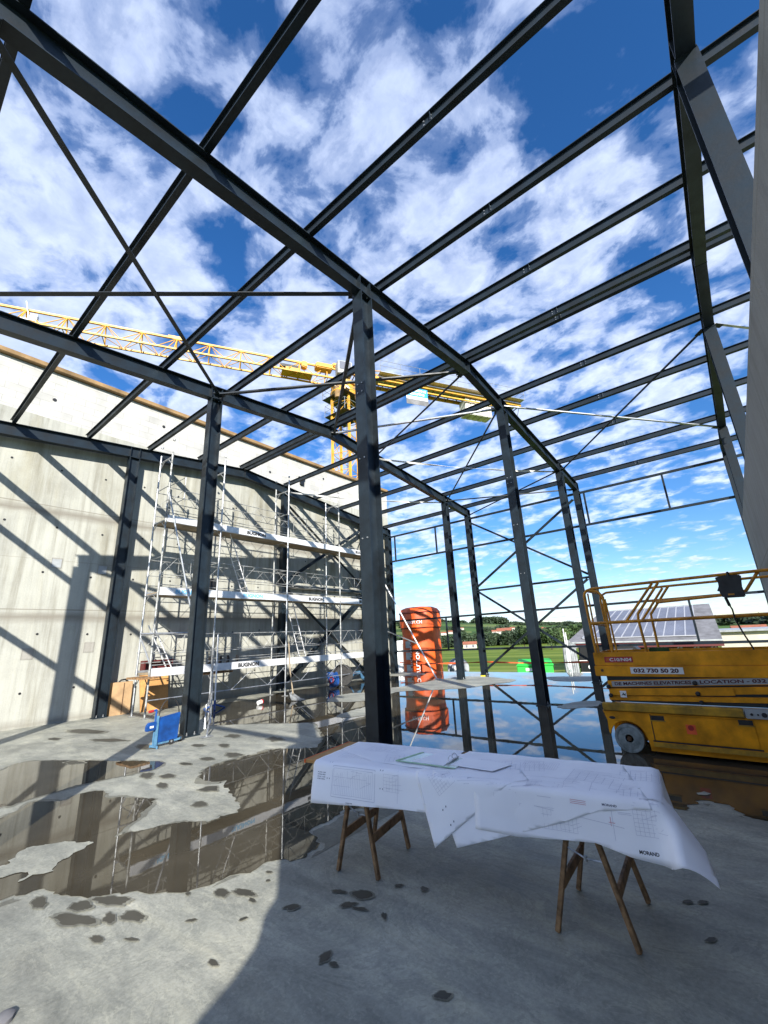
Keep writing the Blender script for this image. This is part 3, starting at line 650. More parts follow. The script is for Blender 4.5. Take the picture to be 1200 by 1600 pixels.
# end wall X between B and A, at the girt crossing z=3.36
for p, q, lab in (((gx, FY['B'] - .1, 6.3), (gx, FY['A'] + .15, 3.45), 'upper end wall brace falling to the right, behind the puddle column'), ((gx - .06, FY['A'] + .15, 6.3), (gx - .06, FY['B'] - .1, 3.45), 'upper end wall brace rising to the right, behind the puddle column'),
                  ((gx, FY['B'] - .1, 3.27), (gx, FY['A'] + .15, .15), 'lower end wall brace falling to the right in front of the trees'), ((gx - .06, FY['A'] + .15, 3.27), (gx - .06, FY['B'] - .1, .15), 'lower end wall brace rising to the right in front of the field')):
    brace(p, q, lab, 'steel', .075)
cy = FY['C'] + .03
for p, q, lab in (((X2 + .1, cy, 6.9), (X3 - .1, cy, 3.8), 'upper wall brace falling to the right behind the scaffold'), ((X2 + .1, cy - .05, 3.8), (X3 - .1, cy - .05, 6.6), 'upper wall brace rising to the right behind the scaffold'),
                  ((X2 + .1, cy, 3.55), (X3 - .1, cy, .2), 'lower wall brace falling to the right behind the scaffold'), ((X2 + .1, cy - .05, .2), (X3 - .1, cy - .05, 3.55), 'lower wall brace rising to the right behind the scaffold')):
    brace(p, q, lab, 'steel', .11)
m = MB(); m.bar((X2 + .12, cy, 3.68), (X3 - .12, cy, 3.68), .12, .12)
tag(m.build('wall_strut', 'steel', org=(12.3, cy, 3.68)), 'dark horizontal strut between the two wall brace crossings behind the scaffold', 'strut')

# ================================================================== SCAFFOLD
sx_ = [4.85, 6.48, 9.0, 11.5, 14.0]; SY, SYB = 11.5, 12.25
sc = thing('scaffold', (9, SY, 0), 'galvanised facade scaffold with three silver decks lettered along the concrete wall', 'scaffold')
for i, x in enumerate(sx_):
    for y, zt, nm in ((SY, 7.25 if i else 7.0, 'front'), (SYB, 7.1, 'back')):
        if i == 4: zt = 6.0
        m = MB(); m.tube((x, y, .02), (x, y, zt), .024, 10)
        for z in (1.05, 2.05, 3.05, 4.05, 5.0, 6.0, 6.9):
            if z < zt: m.tube((x, y, z - .06), (x, y, z + .04), .032, 10)
            if z < zt: m.tube((x, y, z + .45), (x, y, z + .50), .034, 10)
        m.build('post', 'galv_worn' if (i + (nm == 'back')) % 3 == 0 else 'galv', sc, smooth=True)
    for z in (.93, 2.97, 4.97, 6.85 if i < 4 else 5.8):
        m = MB(); m.tube((x, SY, z), (x, SYB, z), .022); m.tube((x, SY, z - .22), (x, SY + .25, z - .01), .012); m.tube((x, SYB, z - .22), (x, SYB - .25, z - .01), .012)
        m.build('cross_frame', 'galv', sc, smooth=True)
    for z in (1.95, 3.95, 5.97): m = MB(); m.tube((x, SY, z), (x, SYB, z), .014); m.build('cross_tube', 'galv', sc, smooth=True)
    for y in (SY, SYB):
        m = MB(); m.box((x, y, .012), (.14, .14, .012)); m.tube((x, y, .02), (x, y, .30), .014); m.tube((x, y, .18), (x, y, .21), .035); m.build('foot_jack', 'galv_worn', sc)
BUG = {(0, 1): ((7.28, 'BUGNON', 'black'),), (1, 0): ((5.28, 'BUGNON', 'textblue'),), (1, 1): ((7.33, 'BUGNON', 'textblue'),), (1, 2): ((9.92, 'BUGNON', 'black'),), (1, 3): ((12.55, 'BUGNON', 'black'),), (2, 1): ((7.36, 'BUGNON', 'black'),), (2, 3): ((12.40, 'BUGNON', 'black'),)}
for lv, z in enumerate((.98, 2.98, 4.96)):
    for b in range(4):
        xa, xb = sx_[b] + .03, sx_[b + 1] - .03
        m = MB(); m.span((xa, SY + .03, z), (xb, SYB - .03, z + .05)); d = m.build('deck_board', 'plywood_pale', sc)
        m = MB(); m.span((xa, SY - .032, z - .04), (xb, SY - .012, z + .155)); m.span((xa, SY - .012, z - .04), (xb, SY + .03, z - .02)); fb = m.build('deck_rail', 'alu', sc, bev=.004)
        for x, s, mt in BUG.get((lv, b), ()):
            text_mb(s, .115, (x, SY - .035, z), (1, 0, 0), (0, 0, 1), .001, .05, .70).build('deck_lettering', mt, fb)
        m = MB(); m.span((xa, SYB - .01, z - .02), (xb, SYB + .015, z + .10)); m.build('back_rail', 'galv', sc)
    # lattice guard frames above every deck, front and back
    for y, dzs in ((SY + .02, (.50, .96)), (SYB, (.55, .98))):
        for b in range(4 if y < 12 else 3):
            xa, xb = sx_[b] + .03, sx_[b + 1] - .03
            z1, z2 = z + dzs[0], z + dzs[1]
            m = MB(); m.tube((xa, y, z1), (xb, y, z1), .010, 6); m.tube((xa, y, z2), (xb, y, z2), .011, 6)
            nseg = max(2, round((xb - xa) / .8)); st = (xb - xa) / nseg
            for k in range(nseg):
                a = xa + k * st; m.tube((a, y, z1), (a + st / 2, y, z2), .0055, 5); m.tube((a + st / 2, y, z2), (a + st, y, z1), .0055, 5)
                if k % 2: m.tube((a, y, z1), (a, y, z2), .009, 5)
            m.tube((xa, y, z1 - .27), (xb, y, z1 - .27), .011, 6)
            m.build('guard_rail', 'galv_worn', sc, smooth=True)
for b in (0, 1, 2, 3):            # bottom ledger lattice
    xa, xb = sx_[b] + .03, sx_[b + 1] - .03
    m = MB(); m.tube((xa, SY, .40), (xb, SY, .40), .014, 6)
    if b: 
        st = (xb - xa) / 4
        for k in range(4): m.tube((xa + k * st, SY + .02, .4 if k % 2 else .86), (xa + k * st + st, SY + .02, .86 if k % 2 else .4), .008, 5)
    m.build('ledger', 'galv', sc, smooth=True)
def ladder(p, q, side):
    p, q, side = Vector(p), Vector(q), Vector(side); m = MB()
    m.tube(p - side, q - side, .016, 6); m.tube(p + side, q + side, .016, 6); n = int((q - p).length / .27)
    for k in range(1, n): c = p.lerp(q, k / n); m.tube(c - side, c + side, .012, 6)
    m.build('ladder', 'alu', sc, smooth=True)
ladder((7.75, 11.95, 3.05), (6.95, 11.95, 5.0), (.0, .17, 0)); ladder((10.1, 11.95, 1.05), (9.45, 11.95, 3.0), (0, .17, 0)); ladder((5.55, 11.95, 1.05), (4.95, 11.95, 2.2), (0, .15, 0))
for p, q in (((4.85, SY - .02, 5.75), (5.62, 10.9, 1.95)), ((4.35, 11.0, 1.95), (5.62, 10.9, 1.95)), ((4.85, SYB, 1.9), (4.95, SY, 1.0)), ((6.48, SY - .02, 1.55), (4.75, 8.35, .30)), ((6.48, SY, .35), (5.6, 9.9, .30))):
    m = MB(); m.tube(p, q, .022, 8); m.build('stabiliser', 'galv', sc, smooth=True)
m = MB(); m.tube((4.75, 8.35, .30), (4.47, 7.95, .03), .016, 8); m.box((4.47, 7.95, .012), (.2, .14, .014)); m.build('outrigger_foot', 'galv', sc)
m = MB(); m.path([(4.98, 8.75, .55), (4.62, 8.30, .50), (4.55, 8.18, .12), (4.9, 8.6, .12)], .016, 6, True); m.build('outrigger_bracket', 'galv', sc)
m = MB(); m.path([(5.2, 11.3, 6.25), (5.2, 12.4, 6.25), (5.2, 12.4, 5.6), (5.2, 11.3, 5.6)], .014, 6, True); m.build('end_guard', 'galv', sc)
m = MB(); m.box((4.75, 11.62, .93), (.42, .75, .045), .05)
tag(m.build('wooden_plank', 'wood', org=(4.75, 11.6, .93)), 'short weathered wooden plank lying on the left end of the lowest scaffold deck', 'plank')
for k, x in enumerate((6.15, 6.42, 6.75, 6.98, 7.28)):
    m = MB(); m.prism([(-.045, 0), (.05, 0), (.10, .20), (.07, .30), (.03, .28), (.05, .17)], (x, SY + .10, 1.03), (x, SY + .16, 1.03), (1, 0, 0), (0, 0, 1))
    tag(m.build('formwork_clamp', 'black', org=(x, SY + .1, 1.03)), '%s black clamp from the left standing on the lowest scaffold deck' % ordn[k], 'clamp', 'black clamps on the lowest deck')
m = MB(); m.span((6.3, 11.6, .86), (7.2, 12.0, .91))
tag(m.build('wooden_plank', 'wood', org=(6.7, 11.8, .9)), 'brown plank tucked under the lowest scaffold deck behind the clamps', 'plank')
t = thing('shovel', (8.6, 10.5, 0), 'long handled shovel with a metal blade leaning on the scaffold at the puddle edge', 'shovel')
m = MB(); m.path([(9.05, 11.42, 1.62), (8.75, 10.95, .75), (8.55, 10.55, .16)], .019, 8); m.build('handle', 'plywood_pale', t, smooth=True)
m = MB(); m.add([(8.62, 10.72, .20), (8.38, 10.52, .20), (8.28, 10.30, .03), (8.40, 10.05, .012), (8.66, 10.12, .012), (8.72, 10.42, .03), (8.5, 10.62, .15), (8.47, 10.25, -.0 + .004)],
    [(0, 1, 6), (1, 2, 7, 6), (2, 3, 7), (3, 4, 7), (4, 5, 7), (5, 0, 6, 7)]); o = m.build('blade', 'galv_worn', t)
o.modifiers.new('s', 'SOLIDIFY').thickness = .006
# cable reel with blue coil
t = thing('cable_reel', (11.4, 11.9, 0), 'black cable reel with a bundle of blue and red hose beside the scaffold foot', 'reel')
m = MB(); q = Matrix.Rotation(R(55), 3, 'Z') @ Matrix.Rotation(R(90), 3, 'Y')
m.lathe([(.36, -.02), (.37, .0), (.36, .02), (.16, .02), (.16, .28), (.36, .28), (.37, .30), (.36, .32)], (11.75, 11.65, .37), 24, q=q); m.build('drum', 'rubber', t, smooth=True)
m = MB()
for k in range(9):
    a = k * .7; c = Vector((11.35 + .05 * math.sin(a), 11.75, .26 + .02 * math.cos(a)))
    m.path([c + Vector((.16 * math.cos(u) + .02 * k - .08, .24 * math.sin(u) * math.cos(a * .3), .22 * math.sin(u + .3 * k))) for u in [j * .52 for j in range(12)]], .016, 6, True)
m.build('blue_hose', 'blue', t, smooth=True)
m = MB(); m.path([(11.1 + .1 * math.cos(u), 11.6, .26 + .1 * math.sin(u)) for u in [j * .7 for j in range(9)]], .018, 6, True); m.build('red_plug', 'red', t, smooth=True)
m = MB(); m.path([(12.3, 11.9, .10), (12.6, 12.0, .32), (13.1, 12.1, .35), (13.4, 12.2, .12), (13.2, 11.8, .05)], .07, 8)
tag(m.build('folded_tarpaulin', 'lightblue', org=(12.8, 12, 0), smooth=True), 'crumpled blue grey tarpaulin lying right of the black cable reel', 'tarpaulin')
t = thing('paint_tin', (7.45, 10.62, 0), 'small white tin with a red lid lying in the puddle before the scaffold', 'tin')
m = MB(); qq = Matrix.Rotation(R(80), 3, 'Y'); m.lathe([(.055, 0), (.055, .12)], (7.4, 10.62, .055), 14, q=qq); m.build('body', 'white', t)
m = MB(); m.lathe([(.062, .12), (.062, .15)], (7.4, 10.62, .055), 14, q=qq); m.build('lid', 'red', t)
# plywood cupboard + boards at the wall
t = thing('plywood_box', (4.88, 13.05, 0), 'brown plywood box leaning on the wall right of the first wall column', 'box')
m = MB(); m.span((4.60, 12.98, 0), (5.08, 13.18, .80)); m.build('shell', 'plywood_box', t, bev=.006)
m = MB(); m.span((4.86, 12.968, .02), (4.875, 12.982, .78)); m.build('seam', 'wood_dark', t)
m = MB(); m.path([(4.75, 13.05, .80), (4.80, 13.03, .85), (4.9, 13.04, .86), (4.98, 13.06, .80)], .022, 6); m.build('rope_handle', 'rubber', t, smooth=True)
t = thing('plywood_sheet', (5.7, 13.0, 0), 'orange plywood sheet standing behind the left scaffold posts', 'sheet')
m = MB(); m.add([(5.30, 12.85, 0), (6.02, 12.85, 0), (6.02, 12.89, 0), (5.30, 12.89, 0), (5.28, 13.13, 1.02), (6.06, 13.13, 1.02), (6.06, 13.17, 1.02), (5.28, 13.17, 1.02)], [(0, 1, 5, 4), (1, 2, 6, 5), (2, 3, 7, 6), (3, 0, 4, 7), (4, 5, 6, 7), (0, 3, 2, 1)]); m.build('board', 'plywood', t)
t = thing('red_cabinet', (5.75, 12.9, 0), 'dark red open cabinet on the wall behind the lowest scaffold deck', 'cabinet')
m = MB()
for a, b in (((5.30, 12.95, 1.04), (5.34, 13.2, 1.30)), ((6.05, 12.95, 1.04), (6.09, 13.2, 1.30)), ((5.34, 12.95, 1.26), (6.05, 13.2, 1.30)), ((5.34, 13.17, 1.04), (6.05, 13.2, 1.26))): m.span(a, b)
m.build('case', 'darkred', t)
t = thing('survey_pole', (6.45, 12.75, 0), 'steel prop with an orange clamp head standing against the concrete wall', 'prop')
m = MB(); m.tube((6.5, 12.8, 0), (6.5, 12.85, 1.75), .03, 8); m.tube((6.5, 12.8, 0), (6.5, 12.8, .9), .038, 8); m.build('tube', 'galv_worn', t, smooth=True)
m = MB(); m.box((6.5, 12.82, 1.82), (.12, .12, .14)); m.box((6.62, 12.8, 1.80), (.2, .10, .12)); m.build('clamp_head', 'orange_tape', t, bev=.02)
t = thing('steel_prop', (6.6, 11.0, 0), 'thin prop with a blue tripod foot standing in the puddle by the scaffold', 'prop')
m = MB(); m.tube((6.47, 11.2, .1), (6.47, 11.25, 1.9), .02, 8); m.build('tube', 'white', t, smooth=True)
m = MB()
for a in (0, 2.1, 4.2): m.tube((6.47, 11.2, .12), (6.47 + .3 * math.cos(a), 11.2 + .3 * math.sin(a), .01), .02, 6)
m.tube((6.47, 11.2, 0), (6.47, 11.2, .22), .03); m.build('tripod_foot', 'blue', t)

# ---- blue trolley
t = thing('tool_trolley', (3.78, 8.1, 0), 'blue sheet metal trolley with a hose hoop parked beside the steel column', 'trolley')
e = Vector((.86, -.02, 0)).normalized(); nn = Vector((-.3, -1, 0)).normalized()
O = Vector((3.58, 7.98, 0)); e = Vector((.92, .12, 0)).normalized(); nn = Vector((e.y, -e.x, 0))
TS = .62
def tp(a, b, z): return O + (e * a + nn * b + Vector((0, 0, z))) * TS
m = MB(); m.prism([(0, .12 * TS), (.62 * TS, .12 * TS), (.66 * TS, .80 * TS), (.03 * TS, .74 * TS)], tp(0, -.04, 0), tp(0, .04, 0), e, (0, 0, 1)); m.build('panel', 'blue', t, bev=.008)
m = MB(); m.bar(tp(-.02, .05, .02), tp(-.02, .05, .80), .03, .03, up=e); m.bar(tp(-.02, -.05, .02), tp(-.02, -.05, .80), .03, .03, up=e); m.bar(tp(-.04, -.16, .05), tp(-.04, .16, .05), .03, .03); m.tube(tp(-.04, .16, 0), tp(-.04, .16, .06), .015); m.tube(tp(-.04, -.16, 0), tp(-.04, -.16, .06), .015); m.bar(tp(-.02, 0, .10), tp(.7, 0, .10), .03, .03); m.build('frame', 'lightblue', t)
m = MB(); m.span((0, 0, 0), (.01, .01, .01)); m = MB(); m.prism([(a * TS, b * TS) for a, b in ((-.30, .45), (-.03, .45), (-.03, .66), (-.24, .66), (-.30, .58))], tp(0, -.06, 0), tp(0, .06, 0), e, (0, 0, 1)); m.build('side_box', 'blue', t, bev=.01)
m = MB(); m.box(tp(-.18, .065, .55), (.06, .006, .03), math.atan2(e.y, e.x)); m.build('badge', 'white', t)
m = MB(); m.tube(tp(-.05, 0, .66), tp(-.05, 0, .95), .016); m.tube(tp(-.22, 0, .93), tp(-.04, 0, .95), .016); m.build('handle_post', 'blue', t)
m = MB(); m.tube(tp(-.26, 0, .93), tp(-.14, 0, .935), .022); m.build('grip', 'red', t)
m = MB(); m.path([tp(.33 - .30 * math.cos(a), 0, .72 + .48 * math.sin(a)) for a in [math.pi * k / 14 for k in range(15)]], .009, 6); m.build('hose_hoop', 'rubber', t, smooth=True)
for a, b in ((.45, .0), (.80, -.10)):
    m = MB(); qw = Matrix.Rotation(math.atan2(e.y, e.x), 3, 'Z') @ Matrix.Rotation(R(90), 3, 'X'); m.lathe([(.03, -.018), (.053, -.014), (.053, .014), (.03, .018)], tp(a, b, .086), 18, q=qw); wh = m.build('wheel', 'rubber', t, smooth=True)
    m = MB(); m.lathe([(.018, -.02), (.018, .02)], tp(a, b, .086), 10, q=qw); m.build('hub', 'galv', wh)
m = MB(); m.bar(tp(.70, 0, .10), tp(.82, -.1, .10), .03, .03); m.build('axle_arm', 'lightblue', t)

# ---- leaning push-pull props at the far left
t = thing('push_pull_prop', (14.3, 9.5, 0), 'long pale push-pull prop leaning from the floor up towards the corner column', 'prop')
m = MB(); m.tube((14.43, 9.34, .03), (14.7, 12.85, 5.55), .026, 8); m.build('long_tube', 'white', t, smooth=True)
m = MB(); m.tube((14.5, 10.05, 1.28), (14.6, 12.8, 2.25), .025, 8); m.build('short_tube', 'galv', t, smooth=True)
m = MB(); m.box((14.43, 9.32, .02), (.2, .2, .025)); m.build('foot_plate', 'galv', t)
t = thing('scaffold_upright', (16.9, 13.0, 0), 'upright with bolted scaffold couplers at the wall corner left of the silo', 'upright')
m = MB(); m.tube((16.9, 13.6, -.9), (16.9, 13.6, 3.3), .03, 8); m.build('tube', 'galv', t, smooth=True)
m = MB()
for z in (2.2, 2.65, 3.1): m.box((16.9, 13.55, z), (.22, .2, .13), .3)
build_each(m, 'coupler', 'galv_worn', t, bev=.01)

# ================================================================== SCISSOR LIFT
LX, LXB = 6.65, 7.45
t = thing('scissor_lift', (7.05, .6, 0), 'yellow scissor lift lowered in a puddle beside the shaded wall', 'scissor lift')
yl, yr = 1.66, -.52
# chassis: side profile in (y,z), wheel arch cut out
def arch(yc, r0, a0, a1, n=10): return [(yc + r0 * math.cos(a0 + (a1 - a0) * k / n), .17 + r0 * math.sin(a0 + (a1 - a0) * k / n)) for k in range(n + 1)]
prof = [(yl + .03, .50), (yl - .01, .38), (1.655, .24), (1.64, .21)] + arch(1.43, .215, R(10), R(172)) + [(1.20, .10), (.05, .10), (-.06, .10)] + arch(-.27, .215, R(-8), R(188))[0:0] + [(-.06, .20), (-.10, .34), (-.27, .40), (-.44, .34), (-.49, .2), (yr, .2), (yr, .50)]
m = MB(); m.prism(prof, (LX, 0, 0), (LX + .05, 0, 0), (0, 1, 0), (0, 0, 1)); m.prism(prof, (LXB - .05, 0, 0), (LXB, 0, 0), (0, 1, 0), (0, 0, 1))
m.span((LX + .05, -.05, .045), (LXB - .05, 1.21, .48)); m.span((LX + .05, yr + .02, .42), (LXB - .05, yl, .50)); m.span((LX + .2, 1.18, .14), (LXB - .2, yl - .03, .46)); ch = m.build('chassis', 'yellow', t, bev=.008)
m = MB(); m.span((LX - .006, .12, .185), (LX, 1.13, .475)); d = m.build('side_door', 'yellow', t, bev=.004)
m = MB(); m.span((LX - .010, .0, .108), (LX + .02, 1.16, .16)); m.build('skid_rail', 'yellow_dirty', t, bev=.005)
m = MB(); m.span((LX - .003, .10, .166), (LX + .002, 1.16, .182)); m.span((LX - .003, 1.133, .166), (LX + .002, 1.142, .48)); build_each(m, 'door_gap', 'black', t)
for a, b, c, dd in ((1.13, .99, .415, .468), (.26, .13, .425, .478)):
    m = MB(); m.span((LX - .009, b, c), (LX - .006, a, dd)); s_ = m.build('slot', 'black', t)
    m = MB(); m.span((LX - .016, b - .012, c - .012), (LX - .006, a + .012, c - .002)); m.build('slot_lip', 'yellow_dirty', s_)
m = MB(); m.lathe([(.038, 0), (.038, .004)], (LX - .001, 1.585, .415), 16, q=Matrix.Rotation(R(-90), 3, 'Y') @ Matrix.Scale(.45, 3, (1, 0, 0))); m.build('tie_down_hole', 'black', t)
m = MB(); m.span((LX - .008, .68, .285), (LX - .006, .78, .39)); m.build('warning_plate', 'orange_tape', t)
m = MB(); m.lathe([(.03, 0), (.03, .004)], (LX - .008, .73, .355), 14, q=Matrix.Rotation(R(-90), 3, 'Y')); m.build('warning_mark', 'red', t)
# apron above chassis
m = MB(); m.prism([(0, .492), (-.045, .51), (-.05, .585), (-.03, .60), (.02, .60), (.02, .492)], (LX, yl + .01, 0), (LX, .19, 0), (1, 0, 0), (0, 0, 1)); m.build('bumper_rail', 'yellow_dirty', t, bev=.005)
m = MB(); m.span((LX - .04, -.36, .50), (LX, .175, .60)); cp = m.build('control_panel', 'panelgrey', t, bev=.006)
m = MB()
for y, r_ in ((.12, .014), (.065, .01), (.01, .026), (-.06, .012)): m.lathe([(r_, 0), (r_ * .8, .015)], (LX - .04, y, .545), 14, q=Matrix.Rotation(R(-90), 3, 'Y'))
build_each(m, 'knob', 'black', cp)
# wheels
for y in (1.43, -.27):
    for x, s_ in ((LX + .02, -1), (LXB - .02, 1)):
        qy = Matrix.Rotation(R(90) * s_, 3, 'Y')
        m = MB(); m.lathe([(.12, -.10), (.16, -.10), (.172, -.08), (.172, .0), (.165, .012), (.140, .012), (.135, .004)], (x, y, .172), 36, q=qy); wl = m.build('wheel', 'tyre', t, smooth=True)
        m = MB(); m.lathe([(.132, -.02), (.132, .002), (.09, .008), (.05, .010), (.045, .004), (.03, .004)], (x, y, .172), 32, q=qy); m.build('rim', 'tyre', wl, smooth=True)
        m = MB(); m.lathe([(.028, 0), (.028, .022), (.014, .022), (.014, .035)], (x, y, .172), 12, q=qy); m.build('hub_nut', 'wood_dark', wl)
# folded scissor arms
def armb(y0, z0, y1, z1, h, x, mt='yellow', nm='scissor_arm'):
    m = MB(); m.bar((x, y0, z0), (x, y1, z1), .035, h); return m.build(nm, mt, t, bev=.006)
armb(1.56, .83, yr + .02, .915, .085, LX + .012); armb(1.56, .725, yr + .02, .845 - .03, .08, LX + .022); armb(1.58, .655, yr + .02, .70, .06, LX + .03)
armb(1.56, .73, .22, .775, .085, LX + .002)
armb(1.56, .83, yr + .02, .915, .085, LXB - .02); armb(1.56, .72, yr + .02, .78, .08, LXB - .02); armb(1.56, .65, yr + .02, .66, .06, LXB - .02)
m = MB(); m.span((LX + .045, yr + .04, .61), (LXB - .045, 1.57, .925)); m.span((LX + .12, .3, .66), (LX + .16, 1.3, .9)); m.span((LX + .2, .2, .66), (LXB - .2, .35, .9)); m.build('arm_gap_fill', 'steel_dark', t)  # dark block added to fill the shaded gaps between the arms
m = MB()
for y, z in ((1.555, .80), (1.545, .69), (.58, .865), (.575, .745), (.56, .645)): m.lathe([(.026, 0), (.026, .02), (.015, .03)], (LX - .016, y, z), 16, q=Matrix.Rotation(R(-90), 3, 'Y'))
build_each(m, 'pivot_pin', 'black', t, smooth=True)
# lettered band along the upper arm
bd = Vector((0, -2.03, .085)).normalized()
m = MB(); m.bar((LX - .0075, 1.51, .832), (LX - .0075, yr + .04, .915), .002, .066); bb_ = m.build('lettering_band', 'greyband' if 'greyband' in MT else 'panelgrey', t)
text_mb('DE MACHINES ELEVATRICES', .040, (LX - .009, 1.475, .815), bd, (0, 0, 1), .001, .035, .86).build('arm_lettering', 'darkred', bb_)
text_mb('LOCATION - 032 730 50 20', .040, (LX - .009, .53, .855), bd, (0, 0, 1), .001, .035, .98).build('arm_lettering', 'darkred', bb_)
m = MB(); m.span((LX - .018, 1.355, .67), (LX - .0165, 1.43, .75)); ws = m.build('pinch_sticker', 'white', t)
m = MB(); m.prism([(-.028, -.015), (-.01, .0), (.0, .02), (.012, .002), (.03, .012), (.02, -.02), (.0, -.008)], (LX - .0195, 1.392, .71), (LX - .0185, 1.392, .71), (0, -1, 0), (0, 0, 1)); m.build('sticker_symbol', 'black', ws)
# platform
m = MB(); m.span((LX - .01, yr, 1.065), (LX + .03, yl + .02, 1.235)); m.span((LX - .022, yr, .93), (LX + .03, yl + .03, 1.062)); m.span((LXB - .03, yr, .93), (LXB, yl, 1.235)); m.span((LX + .03, yl - .03, .93), (LXB - .03, yl + .005, 1.235)); m.span((LX + .03, yr, .93), (LXB - .03, yr + .03, 1.235)); pf = m.build('platform_side', 'yellow', t, bev=.007)
m = MB(); m.span((LX + .03, yr + .03, .96), (LXB - .03, yl - .03, 1.0)); m.build('platform_floor', 'galv', t)
m = MB(); m.lathe([(.018, 0), (.018, .008)], (LX - .022, 1.595, 1.005), 12, q=Matrix.Rotation(R(-90), 3, 'Y')); m.build('bolt', 'wood_dark', t)
m = MB(); m.span((LX - .0125, 1.20, 1.105), (LX - .011, 1.545, 1.178)); st = m.build('number_plate', 'red', t)
text_mb('C10/N04', .042, (LX - .014, 1.48, 1.12), (0, -1, 0), (0, 0, 1), .001, .02, .265).build('plate_lettering', 'white', st)
m = MB(); m.span((LX - .0245, .665, .965), (LX - .023, 1.25, 1.045)); st = m.build('phone_plate', 'white', t)
text_mb('032 730 50 20', .052, (LX - .026, 1.215, .979), (0, -1, 0), (0, 0, 1), .001, .045, .50).build('plate_lettering', 'darkred', st)
m = MB()
for k in range(3): m.bar((LX - .0135, 1.525, 1.125 + k * .014), (LX - .0135, 1.485, 1.128 + k * .014), .001, .004)
m.build('plate_emblem', 'yellow', pf)
# rails
RR = .0165
def rail(pts, nm='rail', r=RR):
    m = MB(); m.path(pts, r, 8); return m.build(nm, 'yellow_rail', t, smooth=True)
xa, xb = LX + .02, LXB - .04
rail([(xa, 1.64, 1.22), (xa, 1.665, 2.0), (xa, 1.655, 2.05), (xa, 1.62, 2.09), (xa, 1.55, 2.11), (xa, .71, 2.115), (xa, yr + .02, 2.12)], 'top_rail', .019)
rail([(xb, 1.60, 1.22), (xb, 1.62, 1.98), (xb, 1.60, 2.05), (xb, 1.52, 2.09), (xb, .72, 2.10), (xb, yr + .02, 2.10)], 'top_rail', .017)
rail([(xa, 1.64, 1.63), (xa, yr, 1.62)], 'mid_rail', .020); rail([(xb, 1.62, 1.63), (xb, yr, 1.62)], 'mid_rail')
rail([(xa + .02, 1.61, 1.22), (xa + .02, 1.615, 2.05)], 'rail_post', .012); rail([(xa, 1.43, 1.22), (xa, 1.42, 1.98), (xa, 1.47, 2.06), (xa, 1.58, 2.09)], 'rail_post', .019)
rail([(xa + .015, 1.38, 1.22), (xa + .015, 1.39, 1.62), (xa + .015, 1.40, 1.95)], 'rail_post', .012)
rail([(xa, .79, 2.10), (xa, 1.18, 1.64)], 'rail_diagonal'); rail([(xa, .72, 2.10), (xa, 1.03, 1.72), (xa, 1.04, 1.64), (xa, 1.02, 1.22)], 'rail_post')
rail([(xb, .76, 2.08), (xb, 1.10, 1.65)], 'rail_diagonal'); rail([(xb, .69, 2.09), (xb, .98, 1.72), (xb, .98, 1.61), (xb, .98, 1.24)], 'rail_post')
rail([(xa + .03, .80, 1.85), (xa + .03, .09, 1.875), (xa + .03, -.10, 1.885), (xa + .03, -.15, 1.91), (xa + .03, -.30, 2.11)], 'inner_rail', .018); rail([(xb, .97, 1.91), (xb, -.1, 1.92)], 'inner_rail')
for x in (xa, xb): rail([(x, yr + .02, 1.22), (x, yr + .02, 2.11)], 'rail_post')
for z in (1.62, 2.11): rail([(xa, yr + .02, z), (xb, yr + .02, z)], 'end_rail'); rail([(xa, 1.63, z - (.03 if z > 2 else 0)), (xb, 1.61, z - .03)], 'end_rail', .012)
# hand controller hung on the rail
m = MB(); m.prism([(-.13, 1.83), (.085, 1.835), (.105, 1.90), (.095, 2.03), (.12, 2.085), (.02, 2.10), (-.14, 2.09), (-.12, 1.95)], (LX - .075, 0, 0), (LX - .01, 0, 0), (0, 1, 0), (0, 0, 1)); hc = m.build('hand_controller', 'black', t, bev=.012)
m = MB(); m.tube((LX - .04, .075, 2.0), (LX - .04, .115, 1.92), .012); m.lathe([(.02, 0), (.012, .05)], (LX - .05, -.02, 2.09), 10); m.build('joystick', 'black', hc)
m = MB(); m.box((LX - .078, .0, 1.87), (.006, .06, .02)); m.build('bracket', 'yellow_rail', hc)
m = MB(); m.path([(LX - .03, .06, 1.84), (LX - .03, .05, 1.76), (LX - .02, .03, 1.70), (LX - .01, .03, 1.58), (LX, -.01, 1.42), (LX + .01, -.06, 1.25), (LX + .03, -.06, 1.16)], .0085, 8); m.tube((LX - .03, .062, 1.84), (LX - .03, .045, 1.74), .016); m.build('cable', 'rubber', hc, smooth=True)
m = MB(); m.span((LX + .06, .78, 1.22), (LX + .16, 1.0, 1.28)); m.build('document_box', 'greenwall', t, bev=.01)

# ================================================================== PLAN TABLE
T0 = Vector((2.44, 2.82, 0)); te = Vector((.15, -1, 0)).normalized(); tn = Vector((1, .15, 0)).normalized(); TL, TW, TZ = 2.32, .60, .688
FLC = {2: .48}
def tpt(s, u, z): return T0 + te * s + tn * u + Vector((0, 0, z))
m = MB(); V = [tpt(a, b, z) for z in (TZ - .022, TZ) for a, b in ((-.02, 0), (TL, 0), (TL, TW), (-.02, TW))]
m.add(V, [(0, 1, 2, 3), (4, 5, 6, 7), (0, 1, 5, 4), (1, 2, 6, 5), (2, 3, 7, 6), (3, 0, 4, 7)])
tt = thing('table_top', tuple(T0), 'long formwork board laid on two trestles under the paper plans', 'table top')
m.build('board', 'plywood', tt)
m = MB(); V = [tpt(a, b, z) for z in (TZ - .024, TZ + .001) for a, b in ((-.035, -.003), (-.021, -.003), (-.021, TW + .003), (-.035, TW + .003))]
